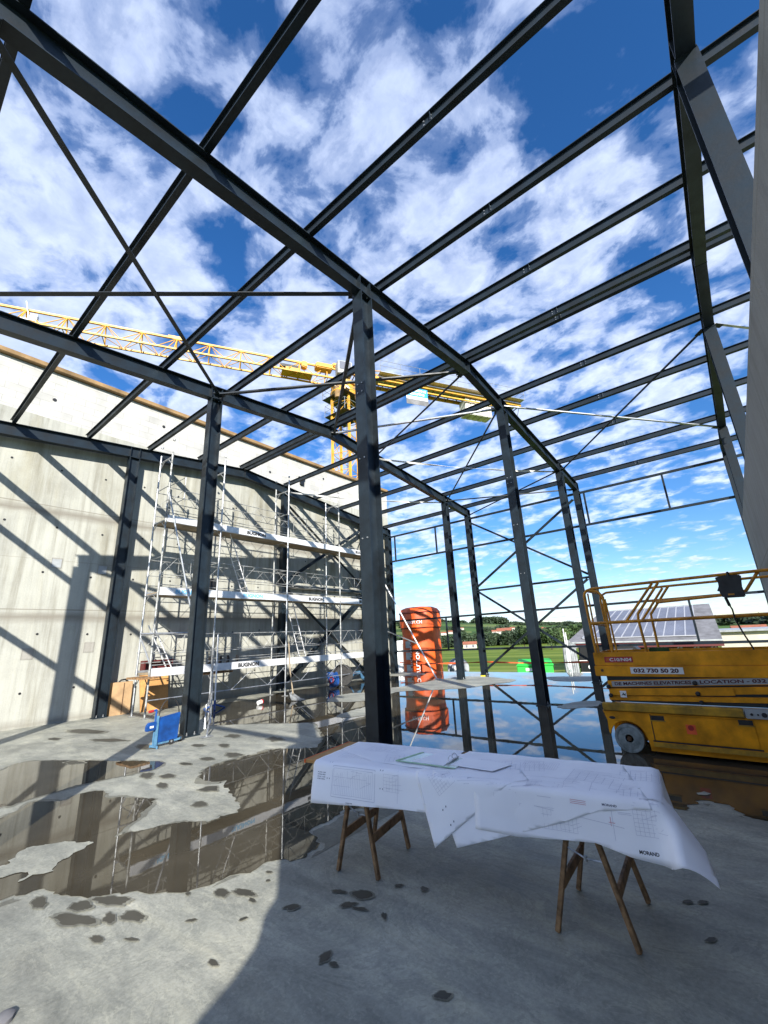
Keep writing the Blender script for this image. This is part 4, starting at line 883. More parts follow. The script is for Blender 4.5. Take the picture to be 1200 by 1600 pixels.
m.add(V, [(0, 1, 2, 3), (4, 5, 6, 7), (0, 1, 5, 4), (1, 2, 6, 5), (2, 3, 7, 6), (3, 0, 4, 7)]); m.build('red_edge', 'orange', tt)
def trestle(near1, near2, far1, far2, lab, yellow=False):
    P = [Vector((*p, 0)) for p in (near1, near2, far1, far2)]; c = sum(P, Vector()) / 4
    t = thing('trestle', tuple(c), lab, 'trestle', 'wooden trestles under the plan table')
    top = .655; tops = []
    ax = ((P[2] + P[3]) / 2 - (P[0] + P[1]) / 2).normalized(); L_ = .52
    sd = Vector((ax.y, -ax.x, 0))
    for i, p in enumerate(P):
        u = (-1 if i < 2 else 1) * (L_ / 2 - .03); s = .028 if (p - c).dot(sd) > 0 else -.028
        q = c + ax * u + sd * s + Vector((0, 0, top)); tops.append((p, q))
        m = MB(); m.bar(p + Vector((0, 0, .004)), q, .025, .034, up=ax); m.build('leg', 'wood', t, bev=.003)
    for a, b in ((0, 2), (1, 3)) if (P[0] - c).dot(sd) * (P[2] - c).dot(sd) > 0 else ((0, 3), (1, 2)):
        k = .34; pa = tops[a][0].lerp(tops[a][1], k); pb = tops[b][0].lerp(tops[b][1], k)
        m = MB(); m.bar(pa, pb, .018, .055); m.build('stretcher', 'wood', t, bev=.002)
        m = MB(); pa = tops[a][0].lerp(tops[a][1], .96); pb = tops[b][0].lerp(tops[b][1], .96); ext = (pb - pa).normalized() * .03
        m.bar(pa - ext, pb + ext, .022, .06); m.build('head_rail', 'wood_dark', t, bev=.002)
    pa = tops[0][0].lerp(tops[0][1], .55); pb = tops[1][0].lerp(tops[1][1], .62); mid = (pa + pb) / 2 + Vector((0, 0, -.02))
    m = MB(); m.path([pa, mid, pb], .005, 6); m.lathe([(.010, -.012), (.010, .012)], mid, 8); m.build('spreader', 'galv', t)
    if yellow:
        a = tops[0][0].lerp(tops[0][1], .90); b = tops[0][0].lerp(tops[0][1], .985); m = MB(); m.bar(a, b, .045, .055, up=ax); m.build('yellow_marking', 'lemon' if 'lemon' in MT else 'yellow', t)
trestle((2.58, 2.26), (2.52, 2.58), (3.05, 2.35), (3.02, 2.68), 'left wooden trestle under the plan table, near the puddle')
trestle((2.79, .74), (2.73, 1.12), (3.27, .77), (3.19, 1.14), 'right wooden trestle with a yellow tape mark under the plan table', True)
# ---- drape mapping: (s,u) on the unfolded sheet -> 3-D over the table edge
def drape(s, u, lift, seed=0.0, flare=.16):
    qs, qu = min(max(s, 0), TL), min(max(u, 0), TW); ds, du = s - qs, u - qu; d = math.hypot(ds, du)
    z = TZ + .002 + lift; w = .004 * noise.noise(Vector((s * 2.3, u * 3.1, seed))) + .0015 * noise.noise(Vector((s * 7, u * 6, seed + 4)))
    w = abs(w) + .0035 * abs(((s + seed * .07) / .21) % 1 - .5) * 2 + .0025 * abs(((u + seed * .05) / .15) % 1 - .5) * 2
    if d < 1e-6:
        return tpt(s, u, z + w * .9 + .0012)
    r = .024; o = (te * ds + tn * du) / d; flare += FLC.get(seed, 0) * min(1, max(0, ds) / .08); a = min(d / r, math.pi / 2 - flare); k = r * math.sin(a); dz = r * (1 - math.cos(a)); rest = d - a * r
    if rest > 0: k += rest * math.sin(flare); dz += rest * math.cos(flare)
    wave = (.014 * noise.noise(Vector((s * 2.1, 0, seed + 2))) + .006 * math.sin(s * 5 + seed)) * min(1, d / .2)
    return tpt(qs, qu, z - dz) + o * (k + lift * 1.0 + wave + abs(w))
def inpoly(x, y, P):
    c = False; j = len(P) - 1
    for i in range(len(P)):
        if (P[i][1] > y) != (P[j][1] > y) and x < (P[j][0] - P[i][0]) * (y - P[i][1]) / (P[j][1] - P[i][1]) + P[i][0]: c = not c
        j = i
    return c
def paper(poly, lift, seed, lab, name='plan_sheet'):
    """convex outline in (s,u): clipped fine grid, draped"""
    bm = bmesh.new(); vs = [bm.verts.new((a, b, 0)) for a, b in poly]; bm.faces.new(vs)
    x0, x1 = min(a for a, b in poly), max(a for a, b in poly); y0, y1 = min(b for a, b in poly), max(b for a, b in poly)
    for lo, hi, no in ((x0, x1, (1, 0, 0)), (y0, y1, (0, 1, 0))):
        k = lo + .035
        step = .035 if no[0] else .0185
        while k < hi:
            bmesh.ops.bisect_plane(bm, geom=bm.verts[:] + bm.edges[:] + bm.faces[:], plane_co=(k, k, 0), plane_no=no); k += step
    for v in bm.verts: v.co = drape(v.co.x, v.co.y, lift, seed)
    for f in bm.faces: f.smooth = True
    me = bpy.data.meshes.new(name); bm.to_mesh(me); bm.free(); me.materials.append(MT['paper'])
    o = bpy.data.objects.new(name, me); C.objects.link(o)
    md = o.modifiers.new('thickness', 'SOLIDIFY'); md.thickness = .0007; md.offset = 0
    tag(o, lab, 'plan sheet', 'paper plans on the trestle table'); return o
mat('paper', (.93, .93, 1.0), .6, 0, 2, .04)
mat('lemon', (.62, .55, .03), .6)
def lines(segs, lift, seed, parent, nm, mt, w=.0016, poly=None):
    m = MB()
    for (a, b), (c, d) in segs:
        ln = math.hypot(c - a, d - b); n = max(1, int(ln / .03)); nx, ny = -(d - b) / ln * w * .8, (c - a) / ln * w * .8; V = []
        for i in range(n + 1):
            t_ = i / n; s, u = a + (c - a) * t_, b + (d - b) * t_
            V += [drape(s + nx, u + ny, lift + .0009, seed), drape(s - nx, u - ny, lift + .0009, seed)]
        m.add(V, [(2 * i, 2 * i + 1, 2 * i + 3, 2 * i + 2) for i in range(n)])
    if m.v: return m.build(nm, mt, parent)
def dtext(s, h, a, b, lift, seed, parent, mt='ink', ang=0.0, width=None, bold=.02):
    tmb = text_mb(s, h, (0, 0, 0), (1, 0, 0), (0, 1, 0), 0, bold, width); m = MB(); ca, sa = math.cos(ang), math.sin(ang)
    m.add([drape(a + v.x * ca - v.y * sa, b + v.x * sa + v.y * ca, lift + .0010, seed) for v in tmb.v], tmb.f); return m.build('sheet_lettering', mt, parent)
def rect(a, b, c, d): return [((a, b), (c, b)), ((c, b), (c, d)), ((c, d), (a, d)), ((a, d), (a, b))]
def plan(x, y, w_, h_, nx, ny, rs, ang=0):
    rnd = random.Random(rs); ca, sa = math.cos(ang), math.sin(ang); sg = []
    def T(p): return (x + p[0] * ca - p[1] * sa, y + p[0] * sa + p[1] * ca)
    for i in range(nx + 1): sg.append(((i * w_ / nx, 0), (i * w_ / nx, h_ * (1 if i in (0, nx) else rnd.uniform(.6, 1)))))
    for j in range(ny + 1): sg.append(((0, j * h_ / ny), (w_ * (1 if j in (0, ny) else rnd.uniform(.4, 1)), j * h_ / ny)))
    for k in range(10): a, b = rnd.uniform(0, w_), rnd.uniform(0, h_); sg.append(((a, b), (a + rnd.uniform(.01, .07), b + rnd.choice((0, .0, .02)))))
    return [(T(p), T(q)) for p, q in sg]
# sheet outlines (s, u); u<0 hangs over the front edge
PA = [(.09, -.275), (1.06, -.215), (1.06, .60), (.07, .60)]
A_ = paper(PA, .0000, 1, 'leftmost plan sheet with a framed drawing hanging over the table front')
lines(rect(.27, -.215, .63, -.025), 0, 1, A_, 'drawing_frame', 'ink_soft', .0022); lines(plan(.28, -.20, .33, .16, 22, 3, 3), 0, 1, A_, 'drawing', 'ink_soft', .0011)
lines([((.81, -.2), (.81, .02))], 0, 1, A_, 'fold_line', 'ink_soft', .0012)
for k in range(4): dtext(('PLAN 104', 'NIVEAU REZ', 'ECH 1:50', 'DETAIL')[k], .007, .135, -.08 - k * .014, 0, 1, A_, 'ink', 0, .07)
dtext('FACADE SUD', .006, .40, -.245, 0, 1, A_, 'ink', 0, .05)
for p in ((.22, .0), (.24, .0), (.22, -.11), (.24, -.11), (.67, -.02), (.69, -.02), (.67, -.13), (.69, -.13)): lines([((p[0], p[1]), (p[0] + .005, p[1]))], 0, 1, A_, 'punch_mark', 'ink', .005)
PD = [(1.50, -.255), (1.90, -.255), (2.10, -.29), (2.40, -.285), (2.56, -.36), (2.62, -.22), (2.42, .02), (2.36, .30), (1.50, .30)]
PD = [(1.35, -.255), (1.60, -.26), (2.0, -.225), (2.16, -.255), (2.34, -.27), (2.62, -.20), (2.58, .03), (2.33, .16), (1.35, .20)]
D_ = paper(PD, .0008, 2, 'lowest large plan sheet hanging over the right corner of the table')
dtext('MORAND', .016, 2.20, -.235, .0008, 2, D_, 'black', 0, .085, .03)
lines([((1.7, -.10), (2.15, -.14)), ((2.1, -.2), (2.1, -.05)), ((1.6, -.05), (2.0, -.05))] + plan(2.0, -.02, .30, .2, 9, 5, 6), .0008, 2, D_, 'drawing', 'ink_soft', .0014)
lines([((2.09, -.10), (2.09, -.14)), ((2.08, -.125), (2.11, -.125))], .0008, 2, D_, 'red_note', 'ink_pink', .0018)
dtext('COUPE 3', .007, 1.73, -.17, .0008, 2, D_, 'ink', 0, .05)
PC = [(1.225, -.37), (1.78, -.185), (2.04, -.08), (2.29, -.045), (2.14, .60), (1.10, .60), (1.02, .1)]
C_ = paper(PC, .0018, 3, 'wide plan sheet on top at the right with slanted lower edge')
dtext('MORAND', .011, 2.06, -.055, .0018, 3, C_, 'ink', 0, .07, .03)
lines([((2.13, -.075 - k * .006), (2.20, -.075 - k * .006)) for k in range(2)], .0018, 3, C_, 'drawing', 'ink_soft', .0012)
for k in range(3): lines([((1.90, -.045 - k * .008), (1.98, -.047 - k * .008))], .0018, 3, C_, 'red_note', 'ink_pink', .0016)
lines(plan(1.30, .20, .42, .22, 14, 7, 9, .2), .0018, 3, C_, 'drawing', 'ink_soft', .0013); lines(plan(1.85, .12, .34, .28, 7, 10, 12, -.1), .0018, 3, C_, 'drawing', 'ink_soft', .0013)
lines([((1.62, .16), (1.90, .19)), ((1.58, -.02), (1.95, .06)), ((1.3, .0), (1.75, .08))], .0018, 3, C_, 'drawing', 'ink_soft', .0018)
for p in ((1.45, -.07), (1.47, -.068)): lines([((p[0], p[1]), (p[0] + .006, p[1]))], .0018, 3, C_, 'punch_mark', 'ink', .006)
PB = [(.90, .30), (.935, .02), (1.085, -.39), (1.47, -.09), (1.66, .08), (1.45, .50), (1.0, .52)]
B_ = paper(PB, .0027, 4, 'plan sheet with a pointed corner hanging down at the middle of the table')
lines([((.955, .02), (1.02, -.18)), ((.98, .06), (1.12, .10))] + plan(1.0, .10, .4, .18, 12, 8, 21, .15), .0027, 4, B_, 'drawing', 'ink_soft', .0012)
for p in ((1.14, -.19), (1.16, -.17), (1.19, -.26), (1.21, -.24)): lines([((p[0], p[1]), (p[0] + .006, p[1]))], .0027, 4, B_, 'punch_mark', 'ink', .006)
PF = [(1.95, .04), (2.30, .0), (2.60, .03), (2.62, .52), (2.40, .60), (2.0, .60)]
F_ = paper(PF, .0012, 6, 'plan sheet bending down over the right end of the table')
lines(plan(2.08, .30, .25, .2, 9, 5, 51), .0012, 6, F_, 'drawing', 'ink_soft', .0014)
PE = [(.52, .10), (.95, .06), (1.05, .30), (1.0, .58), (.15, .60), (.12, .30)]
E_ = paper(PE, .0036, 5, 'flat plan sheet lying under the open folder on the left')
lines(plan(.62, .12, .3, .2, 9, 6, 31, .4) + plan(.30, .35, .3, .15, 6, 6, 41), .0036, 5, E_, 'drawing', 'ink_soft', .0012)
lines(plan(1.55, .34, .22, .16, 16, 4, 61) + plan(1.25, -.12, .30, .12, 12, 5, 62, .12) + plan(1.66, .0, .2, .1, 8, 6, 63, .05), .0018, 3, C_, 'drawing', 'ink_soft', .0009)
lines(plan(1.62, -.2, .3, .1, 14, 3, 64) + plan(2.2, -.16, .12, .14, 6, 8, 65), .0008, 2, D_, 'drawing', 'ink_soft', .0009)
lines(plan(.20, .12, .4, .3, 12, 6, 66, .1) + plan(.70, -.14, .12, .1, 5, 5, 67), 0, 1, A_, 'drawing', 'ink_soft', .0009)
lines(plan(1.12, -.12, .14, .14, 7, 7, 68, .7) + plan(1.25, .22, .2, .18, 9, 4, 69, .1), .0027, 4, B_, 'drawing', 'ink_soft', .0009)
# open ring folder
fo = thing('ring_folder', tuple(tpt(1.0, .33, TZ)), 'open ring folder with green edges and loose papers on the plan table', 'folder')
def slabp(pts, z0, z1, nm, mt, par, curl=0):
    m = MB(); n = len(pts); V = [tpt(a, b, z0 + (curl * i if False else 0)) for i, (a, b) in enumerate(pts)] + [tpt(a, b, z1) for a, b in pts]
    m.add(V, [tuple(range(n)), tuple(range(2 * n - 1, n - 1, -1))] + [(i, (i + 1) % n, n + (i + 1) % n, n + i) for i in range(n)]); return m.build(nm, mt, par)
fz = TZ + .014
slabp([(.70, .15), (1.17, .12), (1.19, .36), (.78, .42)], fz, fz + .003, 'cover', 'clearplastic', fo)
slabp([(.70, .145), (1.17, .115), (1.17, .121), (.70, .151)], fz + .003, fz + .006, 'green_edge', 'greenplastic', fo); slabp([(.70, .15), (.78, .42), (.80, .42), (.72, .15)], fz + .003, fz + .006, 'green_edge', 'greenplastic', fo)
slabp([(.82, .16), (1.08, .145), (1.10, .37), (.90, .39)], fz + .004, fz + .007, 'papers', 'paper', fo)
slabp([(1.11, .18), (1.42, .14), (1.50, .33), (1.14, .38)], fz + .0038, fz + .0058, 'papers', 'paper', fo)
m = MB()
for u in (.24, .31): m.path([tpt(1.095 + .022 * math.cos(a), u, fz + .012 + .034 * math.sin(a)) for a in [math.pi * k / 8 for k in range(9)]], .0018, 6)
m.bar(tpt(1.095, .17, fz + .012), tpt(1.095, .37, fz + .012), .012, .006); m.build('rings', 'galv', fo)
pm = MB(); pm.tube(tpt(1.25, .12, TZ + .02), tpt(1.36, .10, TZ + .02), .003, 6)
# dusty lump in place of a shoe tip at the lower left corner
lm = MB(); lm.lathe([(.02, 0), (.050, .0), (.052, .015), (.030, .026), (.012, .028)], (0.755, 2.93, .0), 9)
for v in lm.v: v += Vector((noise.noise(v * 9), noise.noise(v * 9 + Vector((5, 0, 0))), 0)) * .03
tag(lm.build('shoe_lump', 'rooftile', org=(.77, 2.96, 0), smooth=True), 'dusty lump in place of a shoe tip at the lower left corner of the floor', 'lump')

# ================================================================== CRANE
cr = thing('tower_crane', (23.63, 22.8, -1), 'yellow tower crane with a lattice jib standing behind the concrete wall', 'crane')
jd = Vector((.873, -.489, 0)).normalized(); jn = Vector((-jd.y, jd.x, 0)); K0 = Vector((23.63, 22.7, 0))
def kp(a, b, z): return K0 + jd * a + jn * b + Vector((0, 0, z))
m = MB(); hw = .80; mrot = R(18)
cs = [Vector((math.cos(mrot + math.pi / 4 + k * math.pi / 2), math.sin(mrot + math.pi / 4 + k * math.pi / 2), 0)) * hw * 1.414 for k in range(4)]
for c in cs: m.bar(K0 + c + Vector((0, 0, -1)), K0 + c + Vector((0, 0, 21.9)), .17, .17)
m.build('mast_legs', 'crane_yellow', cr)
m = MB(); z = -1
while z < 21.5:
    for k in range(4):
        a, b = cs[k], cs[(k + 1) % 4]; m.tube(K0 + a + Vector((0, 0, z)), K0 + b + Vector((0, 0, z + 1.6)), .028, 5); m.tube(K0 + a + Vector((0, 0, z)), K0 + b + Vector((0, 0, z)), .03, 5)
    z += 1.6
m.build('mast_lattice', 'crane_yellow', cr)
m = MB()
for z in range(0, 21): 
    for k in range(4): m.tube(kp(.2, -.15, z + k * .25), kp(.2, .15, z + k * .25), .012, 4)
m.tube(kp(.2, -.15, 0), kp(.2, -.15, 21), .018, 5); m.tube(kp(.2, .15, 0), kp(.2, .15, 21), .018, 5); m.build('mast_ladder', 'galv', cr)
# platforms and turntable
for z, w_ in ((20.2, 1.2), (21.9, 1.35)):
    m = MB()
    m.span((K0.x - w_, K0.y - w_, z), (K0.x + w_, K0.y + w_, z + .06)); o = m.build('service_platform', 'steel_dark', cr)
    m = MB()
    for a, b in ((-1, -1), (1, -1), (1, 1), (-1, 1)): m.tube((K0.x + a * w_, K0.y + b * w_, z), (K0.x + a * w_, K0.y + b * w_, z + 1.1), .025, 5)
    for zz_ in (.55, 1.1):
        m.path([(K0.x + a * w_, K0.y + b * w_, z + zz_) for a, b in ((-1, -1), (1, -1), (1, 1), (-1, 1))], .022, 5, True)
    m.build('platform_rail', 'galv', o)
m = MB(); m.lathe([(1.15, 22.0), (1.25, 22.2), (1.25, 22.5), (1.0, 22.6), (1.0, 23.1), (1.15, 23.15), (1.15, 23.4)], K0, 24); m.build('slewing_ring', 'crane_yellow', cr, smooth=True)
m = MB(); m.box(kp(0, 0, 22.9), (2.0, 1.5, .9), math.atan2(jd.y, jd.x)); m.lathe([(.25, 0), (.28, .5), (.1, .8)], kp(-.9, -1.1, 21.4), 12); m.lathe([(.25, 0), (.28, .5), (.1, .8)], kp(.9, -1.1, 21.5), 12); build_each(m, 'slewing_motor', 'coping', cr, smooth=True)
m = MB(); m.lathe([(.20, 0), (.22, .05), (.20, .08)], kp(-.1, -1.35, 22.4), 16, q=Matrix.Rotation(R(60), 3, 'X')); m.lathe([(.16, 0), (.18, .05), (.16, .08)], kp(-1.3, -1.2, 22.5), 16, q=Matrix.Rotation(R(60), 3, 'X')); build_each(m, 'floodlight', 'white', cr, smooth=True)
# cab
m = MB(); q = Matrix.Rotation(math.atan2(jd.y, jd.x), 3, 'Z'); m.box(kp(-.3, -1.05, 24.3), (1.3, .9, 1.3), m=q); cb = m.build('cab', 'panelgrey', cr, bev=.06)
m = MB(); m.box(kp(-.3, -1.515, 24.45), (1.0, .03, .75), m=q); m.build('cab_window', 'pv', cb)
m = MB(); m.box(kp(-1.9, -.2, 24.75), (1.5, .9, .5), m=q); m.box(kp(-3.6, -.1, 24.7), (.5, .6, .6), m=q); m.box(kp(.4, 0, 25.2), (2.6, .5, .3), m=q); m.box(kp(-.6, .1, 25.35), (.9, .7, .35), m=q); build_each(m, 'hoist_housing', 'crane_yellow', cr, bev=.08)
# jib: triangular lattice, from a=-1 to a=-38
zt, zl, hb = 25.0, 23.62, .6
m = MB(); m.bar(kp(-.5, 0, zt), kp(-40, 0, zt), .15, .15); m.build('jib_top_chord', 'crane_yellow', cr)
for s in (-1, 1):
    m = MB(); m.bar(kp(-.5, s * hb, zl), kp(-40, s * hb, zl), .13, .13); m.build('jib_bottom_chord', 'crane_yellow', cr)
m = MB(); a = -1.6
while a > -39:
    for s in (-1, 1):
        m.tube(kp(a, 0, zt), kp(a - .05, s * hb, zl), .05, 6); m.tube(kp(a, 0, zt), kp(a - 1.25, s * hb, zl), .036, 5); m.tube(kp(a - 2.4, 0, zt), kp(a - 1.25, s * hb, zl), .03, 5)
    m.tube(kp(a, -hb, zl), kp(a, hb, zl), .035, 5); m.tube(kp(a, -hb, zl), kp(a - 1.2, hb, zl), .028, 5); m.tube(kp(a - 1.2, hb, zl), kp(a - 2.4, -hb, zl), .028, 5)
    a -= 2.4
m.build('jib_lattice', 'crane_yellow', cr)
m = MB(); m.box(kp(-13.8, 0, zt + .13), (.9, .16, .12), m=q); m.box(kp(-4.2, 0, zl + .1), (2.6, .9, .10), m=q); m.box(kp(-4.6, 0, zl + .35), (1.2, .7, .4), m=q); build_each(m, 'jib_fitting', 'crane_yellow', cr)
m = MB(); m.box(kp(-4.9, -.1, zl + .62), (1.5, .5, .25), m=q); m.build('jib_winch', 'black', cr)
tr = MB(); tr.box(kp(-22.8, 0, zl + .2), (.8, 1.3, .1), m=q); tr.box(kp(-22.6, -.2, zl + .6), (.4, .3, .6), m=q); tr.tube(kp(-22.8, -.2, zl + .2), kp(-23.2, -.3, zt + .5), .04); tr.build('trolley_lamp', 'white', cr)
# counter jib
m = MB()
for s in (-1, 1): m.bar(kp(.5, s * .75, 24.35), kp(19.0, s * .75, 24.35), .20, .32)
m.bar(kp(3, -.75, 23.75), kp(17, -.75, 23.75), .10, .12); m.build('counter_jib_beam', 'crane_yellow', cr)
m = MB()
for k in range(19): m.bar(kp(.8 + k, -.75, 24.2), kp(.8 + k, .75, 24.2), .07, .08); m.tube(kp(.8 + k, -.75, 24.15), kp(1.8 + k, .75, 24.15), .03, 5)
m.build('counter_jib_bracing', 'coping', cr)
m = MB(); m.box(kp(11, -1.15, 24.62), (16, .7, .05), m=q); m.box(kp(11, 0, 24.60), (16, 1.3, .04), m=q); m.build('walkway', 'galv', cr)
m = MB()
for k in range(9):
    for s in (-1.5, .8): m.tube(kp(3 + k * 2, s, 24.6), kp(3 + k * 2, s, 25.75), .022, 5)
for s in (-1.5, .8):
    for z in (25.2, 25.75): m.tube(kp(3, s, z), kp(19, s, z), .02, 5)
for z in (25.2, 25.75): m.tube(kp(19, -1.5, z), kp(19, .8, z), .02, 5)
m.build('walkway_rail', 'crane_grey', cr)
m = MB()
for a, b in (((1, 0, 25.3), (3.6, 0, 25.75)), ((3.6, 0, 25.75), (6.8, 0, 24.65)), ((1, .4, 25.1), (6, .4, 24.65)), ((1.0, -.4, 25.1), (7.5, -.4, 24.7))): m.tube(kp(*a), kp(*b), .05, 6)
m.build('tie_bars', 'crane_yellow', cr)
for k in range(5):
    m = MB(); m.box(kp(12.6 + k * .62, 0, 23.3), (.58, 1.15, 1.75), m=q); m.build('counterweight_block', 'counterweight', cr, bev=.05)
bn_ = thing('company_banner', tuple(kp(7.0, -.9, 23.0)), 'blue and white company banner hanging under the crane counter jib', 'banner')
def bp(a, z): return kp(a, -.93, z)
def bslab(a0, a1, z0, z1, off, nm, mt, par):
    m = MB(); V = [bp(a, z) - jn * o for o in (off, off + .02) for a, z in ((a0, z0), (a1, z0), (a1, z1), (a0, z1))]
    m.add(V, [(0, 1, 2, 3), (4, 5, 6, 7), (0, 1, 5, 4), (1, 2, 6, 5), (2, 3, 7, 6), (3, 0, 4, 7)]); return m.build(nm, mt, par)
b0, b1 = 5.7, 7.9
sh = bslab(b0, b1, 22.7, 23.9, 0, 'cloth', 'white', bn_); bslab(b0, b1, 23.02, 23.9, .021, 'blue_field', 'signblue', bn_); bslab(b0 - .03, b1 + .05, 22.15, 22.68, 0, 'lower_panel', 'rooftile', bn_)
text_mb('FRISONI', .26, bp(b0 + .14, 23.52) - jn * .045, jd, (0, 0, 1), .004, .05, 1.9).build('banner_lettering', 'white', sh)
text_mb('ZAUGG', .26, bp(b0 + .34, 23.15) - jn * .045, jd, (0, 0, 1), .004, .05, 1.5).build('banner_lettering', 'white', sh)

# ================================================================== ORANGE SILO
sd_ = Vector((.824, .5666, 0)); SP = sd_ * 24.6; SP.z = -1.0
t = thing('mortar_silo', tuple(SP), 'orange tarpaulin covered mortar silo with white lettering behind the slab', 'silo')
prof = [(1.06, -.3), (1.08, .4), (1.06, 1.2), (1.07, 2.0), (1.04, 2.7), (1.08, 3.05), (1.12, 3.08), (1.15, 3.10), (1.16, 3.5), (1.13, 3.95), (1.02, 4.10), (.75, 4.20), (.3, 4.24), (.02, 4.25)]
m = MB(); n = 64
for r_, z in prof:
    for k in range(n):
        a = k * 2 * math.pi / n; f = 1 + .018 * math.sin(7 * a + z * .8) + .022 * noise.noise(Vector((math.cos(a) * 2.2, math.sin(a) * 2.2, z * 1.1)))
        if z > 3.06: f += .010 * math.sin(13 * a)
        m.v.append(SP + Vector((r_ * f * math.cos(a), r_ * f * math.sin(a), z)))
for i in range(len(prof) - 1):
    for k in range(n): m.f.append((i * n + k, i * n + (k + 1) % n, (i + 1) * n + (k + 1) % n, (i + 1) * n + k))
m.build('cover', 'orange', t, smooth=True)
def ring(z, r_, nm, rr=.022):
    m = MB(); m.path([SP + Vector((r_ * math.cos(k * .2618), r_ * math.sin(k * .2618), z + .02 * math.sin(k * 1.3))) for k in range(24)], rr, 5, True); m.build(nm, 'darkred', t)
ring(3.07, 1.12, 'strap'); ring(3.88, 1.17, 'strap'); ring(1.2, 1.10, 'strap', .012)
back = math.atan2(-sd_.y, -sd_.x)
def wrap(s, h, th0, z0, vertical, nm='lettering', mt='white', width=None, rr=1.16, bold=.02):
    tm = text_mb(s, h, (0, 0, 0), (1, 0, 0), (0, 1, 0), 0, bold, width); m = MB(); V = []
    for v in tm.v:
        a, b = (v.x, v.y) if not vertical else (-v.y, v.x)      # vertical: reads bottom to top
        th_ = back + th0 + a / rr; V.append(SP + Vector((rr * math.cos(th_), rr * math.sin(th_), z0 + b)))
    m.add(V, tm.f); m.build(nm, mt, t)
wrap('FIXIT.CH', .17, -.62, 3.28, False, width=.85, rr=1.22)
wrap('SOLUTION', .20, -.13, .38, True, width=1.58, bold=.02)
wrap('MORTIER SEC EN SILO', .10, -.50, .1, True, width=2.3, bold=0)
m = MB()
for z0, z1 in ((2.05, 2.4), (1.45, 1.82), (.9, 1.2), (.3, .72)):
    V = []
    for k in range(7):
        a = back - .86 + k * .045; V += [SP + Vector((1.15 * math.cos(a), 1.15 * math.sin(a), z0)), SP + Vector((1.15 * math.cos(a), 1.15 * math.sin(a), z1))]
    m.add(V, [(2 * i, 2 * i + 1, 2 * i + 3, 2 * i + 2) for i in range(6)])
build_each(m, 'white_patch', 'panelgrey', t)
m = MB()
for k in range(3): a = back + .6 + k * 2.1; m.bar(SP + Vector((1.1 * math.cos(a), 1.1 * math.sin(a), -1.2)), SP + Vector((1.1 * math.cos(a), 1.1 * math.sin(a), .2)), .12, .12, up=(1, 0, 0))
m.build('leg', 'steel_dark', t)

# green box, drum, barrier tape, containers
bx = Vector((22.9, 8.72, -.98)); qb = Matrix.Rotation(R(20), 3, 'Z')
t = thing('green_container', tuple(bx), 'bright green plastic container with sloping lid beyond the slab edge', 'container')
m = MB(); m.box(bx + Vector((0, 0, .45)), (1.2, 1.75, .9), m=qb); m.build('body', 'green', t, bev=.03)
m = MB(); V = [bx + qb @ Vector(p) for p in ((-.64, -.92, .9), (.64, -.92, .9), (.64, .92, .9), (-.64, .92, .9), (-.5, -.8, 1.0), (.64, -.8, 1.17), (.64, .8, 1.17), (-.5, .8, 1.0))]
m.add(V, [(0, 1, 2, 3), (4, 5, 6, 7), (0, 1, 5, 4), (1, 2, 6, 5), (2, 3, 7, 6), (3, 0, 4, 7)]); m.build('lid', 'green', t)
m = MB(); m.box(bx + qb @ Vector((-.615, .1, .72)), (.02, .7, .14), m=qb); m.build('label_plate', 'white', t)
t = thing('barrier_tape', (17.0, 6, .45), 'orange barrier tape stretched low across the open end of the slab', 'tape')
tp_ = [(16.95, 13.0), (16.95, 8.5), (17.0, 3.9), (16.95, -.7)]
for a, b in zip(tp_, tp_[1:]):
    m = MB(); n = 24; V = []
    for k in range(n + 1):
        u = k / n; x, y = a[0] + (b[0] - a[0]) * u, a[1] + (b[1] - a[1]) * u; z = .46 - .05 * math.sin(math.pi * u); tw = math.sin(u * 9 + a[1]) * 1.1
        V += [(x - .035 * math.sin(tw), y, z + .035 * math.cos(tw)), (x + .035 * math.sin(tw), y, z - .035 * math.cos(tw))]
    m.add(V, [(2 * i, 2 * i + 1, 2 * i + 3, 2 * i + 2) for i in range(n)]); m.build('strip', 'orange_tape', t)
for y in (13.0, 8.5, 3.9, -.7):
    m = MB(); m.tube((16.95, y, 0), (16.95, y, .62), .012, 6); m.build('stake', 'galv', t)
m = MB(); m.box((15.9, 8.15, .02), (.18, .18, .03), .4); 
tag(m.build('yellow_block', 'lemon', org=(15.9, 8.15, 0)), 'small yellow block at the foot of the end column by the tape', 'block')
t = thing('cable_drum', (25.5, 15.2, -1.25), 'grey cable drum beside the orange silo', 'drum')
qd = Matrix.Rotation(R(60), 3, 'Z') @ Matrix.Rotation(R(90), 3, 'Y')
m = MB(); m.lathe([(.62, -.3), (.62, -.24), (.3, -.24), (.3, .24), (.62, .24), (.62, .3)], (25.2, 14.6, -.45), 28, q=qd); m.build('flanges', 'greywrap', t, smooth=True)
m = MB(); m.box((24.2, 14.0, -.6), (.55, .55, .8), .6); tag(m.build('white_crate', 'white', org=(24.2, 14.0, -1.05), bev=.02), 'small white crate at the right foot of the silo', 'crate')
t = thing('site_container', (27, 22.5, -1.3), 'white site container standing left of the orange silo', 'container')
qc = Matrix.Rotation(R(35), 3, 'Z'); m = MB(); m.box((26.6, 22.2, .1), (2.4, 6, 2.6), m=qc); m.build('shell', 'white', t, bev=.04)
m = MB()
for k in range(9): m.box(Vector((26.6, 22.2, .1)) + qc @ Vector((-1.21, -2.4 + k * .6, 0)), (.03, .25, 2.2), m=qc)
build_each(m, 'rib', 'panelgrey', t)

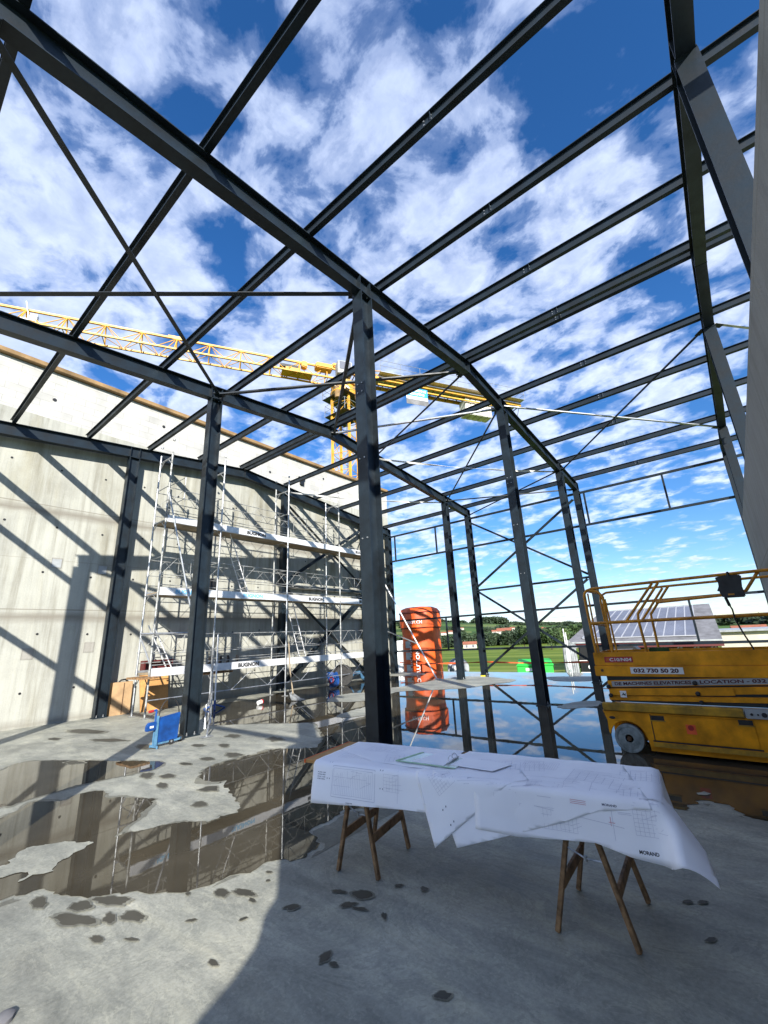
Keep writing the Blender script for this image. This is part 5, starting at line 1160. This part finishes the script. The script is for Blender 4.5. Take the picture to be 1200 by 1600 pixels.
# ================================================================== BARN
t = thing('barn', (48, 7, -2.8), 'farm building with solar panels on a grey tiled roof behind the lift', 'barn')
EL = Vector((43.0, 13.1, .42)); ER = Vector((45.5, 1.35, .22)); RL_ = Vector((53, 11.7, 3.45)); RRt = Vector((54.5, 1.95, 3.48)); bk = Vector((18, 2.2, 0))
m = MB(); m.add([EL, ER, RRt, RL_, EL + bk, ER + bk + Vector((0, 0, 0))], [(0, 1, 2, 3), (3, 2, 5, 4), (0, 3, 4), (1, 5, 2)]); ro = m.build('roof', 'rooftile', t)
ux = (ER - EL); uu = (RL_ - EL); nrm = ux.cross(RRt - ER).normalized(); nrm = -nrm if nrm.z < 0 else nrm
def rfp(a, b): return (EL.lerp(ER, a)).lerp(RL_.lerp(RRt, a), b)
for i in range(11):
    for j in range(2):
        a0, a1 = .10 + i * .069, .10 + (i + 1) * .069 - .004; b0_, b1_ = .10 + j * .42, .10 + (j + 1) * .42 - .015
        V = [rfp(a, b) + nrm * .12 for a, b in ((a0, b0_), (a1, b0_), (a1, b1_), (a0, b1_))] + [rfp(a, b) + nrm * .03 for a, b in ((a0, b0_), (a1, b0_), (a1, b1_), (a0, b1_))]
        m = MB(); m.add(V, [(0, 1, 2, 3), (4, 5, 6, 7), (0, 1, 5, 4), (1, 2, 6, 5), (2, 3, 7, 6), (3, 0, 4, 7)]); p = m.build('solar_panel', 'pv', ro)
m = MB()
for i in range(12):
    a = .098 + i * .069; m.bar(rfp(a, .09) + nrm * .10, rfp(a, .94) + nrm * .10, .10, .10)
for b in (.09, .515, .94): m.bar(rfp(.098, b) + nrm * .10, rfp(.86, b) + nrm * .10, .08, .08)
m.build('panel_frame', 'pv_frame', ro)
m = MB(); m.bar(EL + Vector((0, 0, -.28)), ER + Vector((0, 0, -.28)), .12, .42); m.build('fascia', 'darkred', t)
m = MB(); m.bar(EL + Vector((-.1, 0, .0)), ER + Vector((-.1, 0, .0)), .16, .12); m.build('gutter', 'panelgrey', t)
W0, W1 = EL + Vector((1.6, -.6, 0)), ER + Vector((1.6, .5, 0)); m = MB()
m.add([Vector((W0.x, W0.y, -3.6)), Vector((W1.x, W1.y, -3.6)), Vector((W1.x, W1.y, .3)), Vector((W0.x, W0.y, .3)), Vector((W0.x + 14, W0.y + 2, -3.6)), Vector((W1.x + 14, W1.y + 2, -3.6)), Vector((W1.x + 14, W1.y + 2, .3)), Vector((W0.x + 14, W0.y + 2, .3))], [(0, 1, 2, 3), (1, 5, 6, 2), (4, 5, 6, 7), (0, 3, 7, 4), (3, 2, 6, 7)]); m.build('wall', 'wood_dark', t)
m = MB(); m.add([RRt + Vector((.05, .05, -.05)), ER + Vector((.3, .3, -.1)), ER + Vector((.3, .3, -3.5)), RRt + Vector((.05, .05, -6))], [(0, 1, 2, 3)]); m.build('gable', 'wood_dark', t)
m = MB()
for k in range(6): a = .45 + k * .1; p = EL.lerp(ER, a); m.bar((p.x + .3, p.y, -3.5), (p.x + .3, p.y, .1), .14, .14, up=(1, 0, 0))
for k in range(5): a = .5 + k * .1; p = EL.lerp(ER, a); m.bar((p.x + .3, p.y, -.8), (p.x + .3, p.y - .6, .0), .1, .1)
m.build('post', 'panelgrey', t)
m = MB(); p = EL.lerp(ER, .3); V0, V1 = EL.lerp(ER, .06) + Vector((-1.2, 0, 0)), EL.lerp(ER, .52) + Vector((-1.2, 0, 0))
def leafblob(name, mt, blobs, nleaf, size, lab=None, cat=None, group=None, kind=None, org=None, parent=None, seed=1):
    rnd = random.Random(seed); m = MB()
    for (c, rx, ry, rz, wgt) in blobs:
        for i in range(int(nleaf * wgt)):
            while True:
                p = Vector((rnd.uniform(-1, 1), rnd.uniform(-1, 1), rnd.uniform(-1, 1)))
                if .35 < p.length < 1: break
            p = Vector((p.x * rx, p.y * ry, p.z * rz)) + Vector(c); s = size * rnd.uniform(.6, 1.5)
            a = Vector((rnd.gauss(0, 1), rnd.gauss(0, 1), rnd.gauss(0, .6))).normalized() * s; b = a.cross(Vector((rnd.gauss(0, 1), rnd.gauss(0, 1), rnd.gauss(0, 1)))).normalized() * s
            o = len(m.v); m.v += [p - a - b * .4, p + a - b * .5, p + a * .6 + b, p - a * .7 + b * .8]; m.f.append((o, o + 1, o + 2, o + 3))
    me = bpy.data.meshes.new(name); base = Vector(org) if org else Vector((0, 0, 0))
    if parent is not None: base = parent_origin(parent)
    me.from_pydata([p - base for p in m.v], [], m.f); me.materials.append(MT[mt]); o = bpy.data.objects.new(name, me); C.objects.link(o)
    if parent is not None: o.parent = parent
    else: o.location = base
    return tag(o, lab, cat, group, kind)
def bushline(a, b, z, n, r_, seed):
    rnd = random.Random(seed); out = []
    for k in range(n):
        u = (k + .5) / n; out.append(((a[0] + (b[0] - a[0]) * u + rnd.uniform(-.3, .3), a[1] + (b[1] - a[1]) * u, z + rnd.uniform(-.1, .1) * r_), r_, r_, r_ * rnd.uniform(.8, 1.2), 1))
    return out
leafblob('hedge', 'leaf_light', bushline(V0, V1, -1.55, 12, .75, 3), 260, .09, 'low green hedge in front of the barn with solar panels', 'hedge', org=(V0.x, V0.y, -2.8))
# parked van / sign at its left, tube bundle
t = thing('parked_van', (29.5, 8.0, -1.4), 'dark van with a white lettered door between the tube bundle and the lift', 'van')
vd = Vector((.10, -1, 0)).normalized(); vn = Vector((1, .10, 0)).normalized(); VO = Vector((28.85, 8.15, -1.35))
def vp(a, b, z): return VO + vd * a + vn * b + Vector((0, 0, z))
def vprism(pts, b0, b1, nm, mt, par=None, bev=0):
    m = MB(); m.prism(pts, vp(0, b0, 0), vp(0, b1, 0), vd, (0, 0, 1)); return m.build(nm, mt, par or t, bev=bev)
vprism([(0, .3), (4.6, .3), (4.6, .95), (3.7, 1.15), (3.1, 1.85), (.1, 1.9), (0, 1.2)], 0, 1.9, 'body', 'black', bev=.05)
vprism([(1.9, 1.2), (3.4, 1.2), (3.0, 1.7), (1.9, 1.7)], -.012, 0, 'side_window', 'pv'); vprism([(.15, .45), (1.55, .45), (1.55, .95), (.15, .95)], -.012, 0, 'door_panel', 'steel_dark')
vprism([(.0, 1.02), (1.75, 1.02), (1.75, 1.10), (0, 1.10)], -.02, 0, 'trim', 'white'); vprism([(.0, .34), (1.75, .34), (1.75, .42), (0, .42)], -.02, 0, 'trim', 'white')
for a in (.9, 3.7):
    m = MB(); m.lathe([(.2, -.1), (.33, -.1), (.33, .1), (.2, .1)], vp(a, .1, .33), 20, q=Matrix.Rotation(R(90), 3, 'Y')); m.build('wheel', 'rubber', t, smooth=True)
text_mb('OSM', .26, vp(.45, -.03, .58), vd, (0, 0, 1), .004, .04, .85).build('van_lettering', 'white', t)
t = thing('tube_bundle', (24.7, 7.0, -1.2), 'leaning bundle of grey plastic tubes with white rods beside the field', 'tubes')
for k in range(7):
    m = MB(); o0 = Vector((24.7 + .02 * k, 7.58 - k * .085, -1.2)); m.path([o0 + Vector((.0, .10, .0)), o0 + Vector((.1, .17 - .01 * k, 1.0)), o0 + Vector((.15, .13, 1.8)), o0 + Vector((.25, -.10 + .01 * k, 2.25 - .06 * k))], .075, 8); m.build('tube', 'greywrap', t, smooth=True)
for dx, h_ in ((.35, 2.75), (.22, 2.55)):
    m = MB(); m.tube((24.3, 6.95 + dx * .8 + .2, -1.2), (24.5, 7.25 + dx * .7, h_ - 1.2 + .1), .028, 6); m.build('rod', 'white', t)
# low cream building and far right
t = thing('farm_shed', (70, -1, -4), 'long low cream building right of the solar roof', 'building')
m = MB(); m.span((62, -12, -6), (80, 2.1, .55)); m.build('wall', 'cream', t)
m = MB(); m.span((61.5, -12.4, .55), (80.5, 2.4, .75)); m.build('roof', 'panelgrey', t)

# ================================================================== FAR LANDSCAPE
def azp(az, d, z=None):
    x, y = d * math.cos(R(az)), d * math.sin(R(az)); return Vector((x, y, tz(x, y) if z is None else z))
rnd = random.Random(5)
bl = []
for k in range(150):
    az = rnd.uniform(17.5, 44); d = rnd.uniform(318, 345); h = rnd.uniform(6.5, 9.5) * (1.15 if az < 24 else 1)
    p = azp(az, d); bl.append(((p.x, p.y, p.z + h * .48), rnd.uniform(3, 5.5), rnd.uniform(3, 5.5), h * .55, 1))
leafblob('woodland', 'leaf_far', bl, 330, .75, kind='stuff', seed=4)
tag(bpy.data.objects['woodland'], 'dark belt of woodland beyond the green field', 'woodland')
def tree(az, d, h, w_, lab, mt='leaf_far', seed=1, nl=500, ls=None):
    p = azp(az, d); t = thing('broadleaf_tree', tuple(p), lab, 'tree', 'single trees beyond the site')
    m = MB(); m.tube(p - Vector((0, 0, .5)), p + Vector((0, 0, h * .55)), h * .025, 7, h * .012)
    r_ = random.Random(seed)
    for k in range(5): a = r_.uniform(0, 6.28); m.tube(p + Vector((0, 0, h * r_.uniform(.25, .5))), p + Vector((math.cos(a) * w_ * .3, math.sin(a) * w_ * .3, h * r_.uniform(.55, .8))), h * .012, 5, h * .004)
    m.build('trunk', 'trunk', t)
    b = [((p.x + r_.uniform(-.3, .3) * w_, p.y + r_.uniform(-.3, .3) * w_, p.z + h * r_.uniform(.35, .8)), w_ * r_.uniform(.22, .36), w_ * r_.uniform(.22, .36), h * r_.uniform(.14, .24), .14) for _ in range(9)]
    leafblob('crown', mt, b, nl, ls or h * .035, parent=t, seed=seed)
tree(18.6, 150, 7.2, 8, 'rounded dark tree just left of the barn roof', 'leaf', 1, 1500); tree(17.3, 175, 7.4, 9, 'bushy tree touching the left tip of the barn roof', 'leaf_light', 2, 1500)
tree(20.2, 190, 8.8, 10, 'broad dark tree right of the puddle column', 'leaf', 3, 1500); tree(21.7, 210, 9.2, 9, 'tall dark tree behind the puddle column', 'leaf', 8, 1500); tree(15.6, 210, 9.8, 10, 'dark tree rising behind the left end of the barn roof', 'leaf', 9, 1500)
tree(22.3, 1500, 17, 22, 'lone tree on the hill ridge left of the puddle column', 'leaf_far', 4); tree(18.2, 1600, 12, 20, 'small lone tree on the ridge right of the puddle column', 'leaf_far', 5); tree(16.4, 1500, 17, 40, 'tree clump on the ridge near the barn roof', 'leaf_far', 6, 900)
tree(26.0, 900, 12, 14, 'tree on the hillside above the village', 'leaf_far', 7)
# ridge forests (uncountable)
bl = []
for k in range(170):
    az = rnd.choice((rnd.uniform(23.9, 27.3), rnd.uniform(23.9, 27.3), rnd.uniform(27.5, 44))); d = rnd.uniform(2000, 2250); p = azp(az, d); h = (26 if az < 27.3 else 11)
    bl.append(((p.x, p.y, p.z + h * .4), 26, 26, h * (.55 if az > 26.8 or az < 24.2 else .75), 1))
for k in range(60):
    az = rnd.uniform(14, 23); p = azp(az, rnd.uniform(1900, 2200)); bl.append(((p.x, p.y, p.z + 3), 22, 22, 6, 1))
for k in range(60):
    az = rnd.uniform(-6, 2.2); p = azp(az, rnd.uniform(900, 1300)); bl.append(((p.x, p.y, p.z + 5), 18, 18, 9, 1))
for k in range(26):
    az = rnd.uniform(16, 44); d = rnd.uniform(800, 1500); p = azp(az, d); bl.append(((p.x, p.y, p.z + 2), 16, 16, 5, .5))
leafblob('ridge_forest', 'leaf_far', bl, 150, 4.0, kind='stuff', seed=6)
tag(bpy.data.objects['ridge_forest'], 'dark forest patches along the distant hills', 'forest')
def house(az, d, w_, h_, rot, lab, dep=None, name='village_house', wall='housewall', roof='redroof'):
    p = azp(az, d); dep = dep or w_ * .7; t = thing(name, tuple(p), lab, 'house', 'houses of the distant village'); q = Matrix.Rotation(R(rot), 3, 'Z')
    m = MB(); m.box(p + Vector((0, 0, h_ / 2 - 1)), (dep, w_, h_ + 2), m=q); m.build('wall', wall, t)
    m = MB(); y, x = w_ / 2 * 1.08, dep / 2 * 1.15; V = [p + q @ Vector(v) for v in ((-x, -y, h_), (x, -y, h_), (x, y, h_), (-x, y, h_), (0, -y, h_ + dep * .32), (0, y, h_ + dep * .32))]
    m.add(V, [(0, 1, 2, 3), (0, 3, 5, 4), (1, 4, 5, 2), (0, 4, 1), (3, 2, 5)]); m.build('roof', roof, t)
    m = MB()
    for k in range(max(2, int(w_ / 5))): m.box(p + q @ Vector((-dep / 2 - .05, -w_ / 2 + (k + .5) * w_ / max(2, int(w_ / 5)), h_ * .55)), (.12, 1.2, 1.4), m=q)
    build_each(m, 'window', 'pv', t)
house(28.35, 262, 7.5, 2.3, 25, 'small red roofed field shed in front of the woodland', 5, 'field_shed', 'housewall')
for az, d, w_, h_, rt, lab in ((23.9, 860, 26, 5, 20, 'large red roofed farmhouse at the middle of the village'), (22.9, 900, 9, 10, 10, 'tall pale house right of the large farmhouse'), (25.0, 880, 14, 4, 30, 'low red roofed house left of the large farmhouse'),
    (30.7, 900, 12, 4, 10, 'pale house on the slope above the small red shed'), (31.6, 840, 10, 4, 40, 'leftmost pale village house beside the silo'), (29.9, 800, 11, 4, 25, 'village house left of the second end column'), (29.2, 1100, 9, 4, 0, 'highest small house on the green slope'),
    (19.8, 1000, 20, 5, 15, 'red roofed house right of the puddle column'), (19.1, 1020, 12, 5, -10, 'white house at the right end of the village'), (32.3, 1300, 12, 4, 0, 'small pale house high on the left slope')):
    house(az, d, w_, h_, rt, lab)
house(-.6, 300, 14, 3, 10, 'red roofed house far behind the cream building', None, 'village_house')
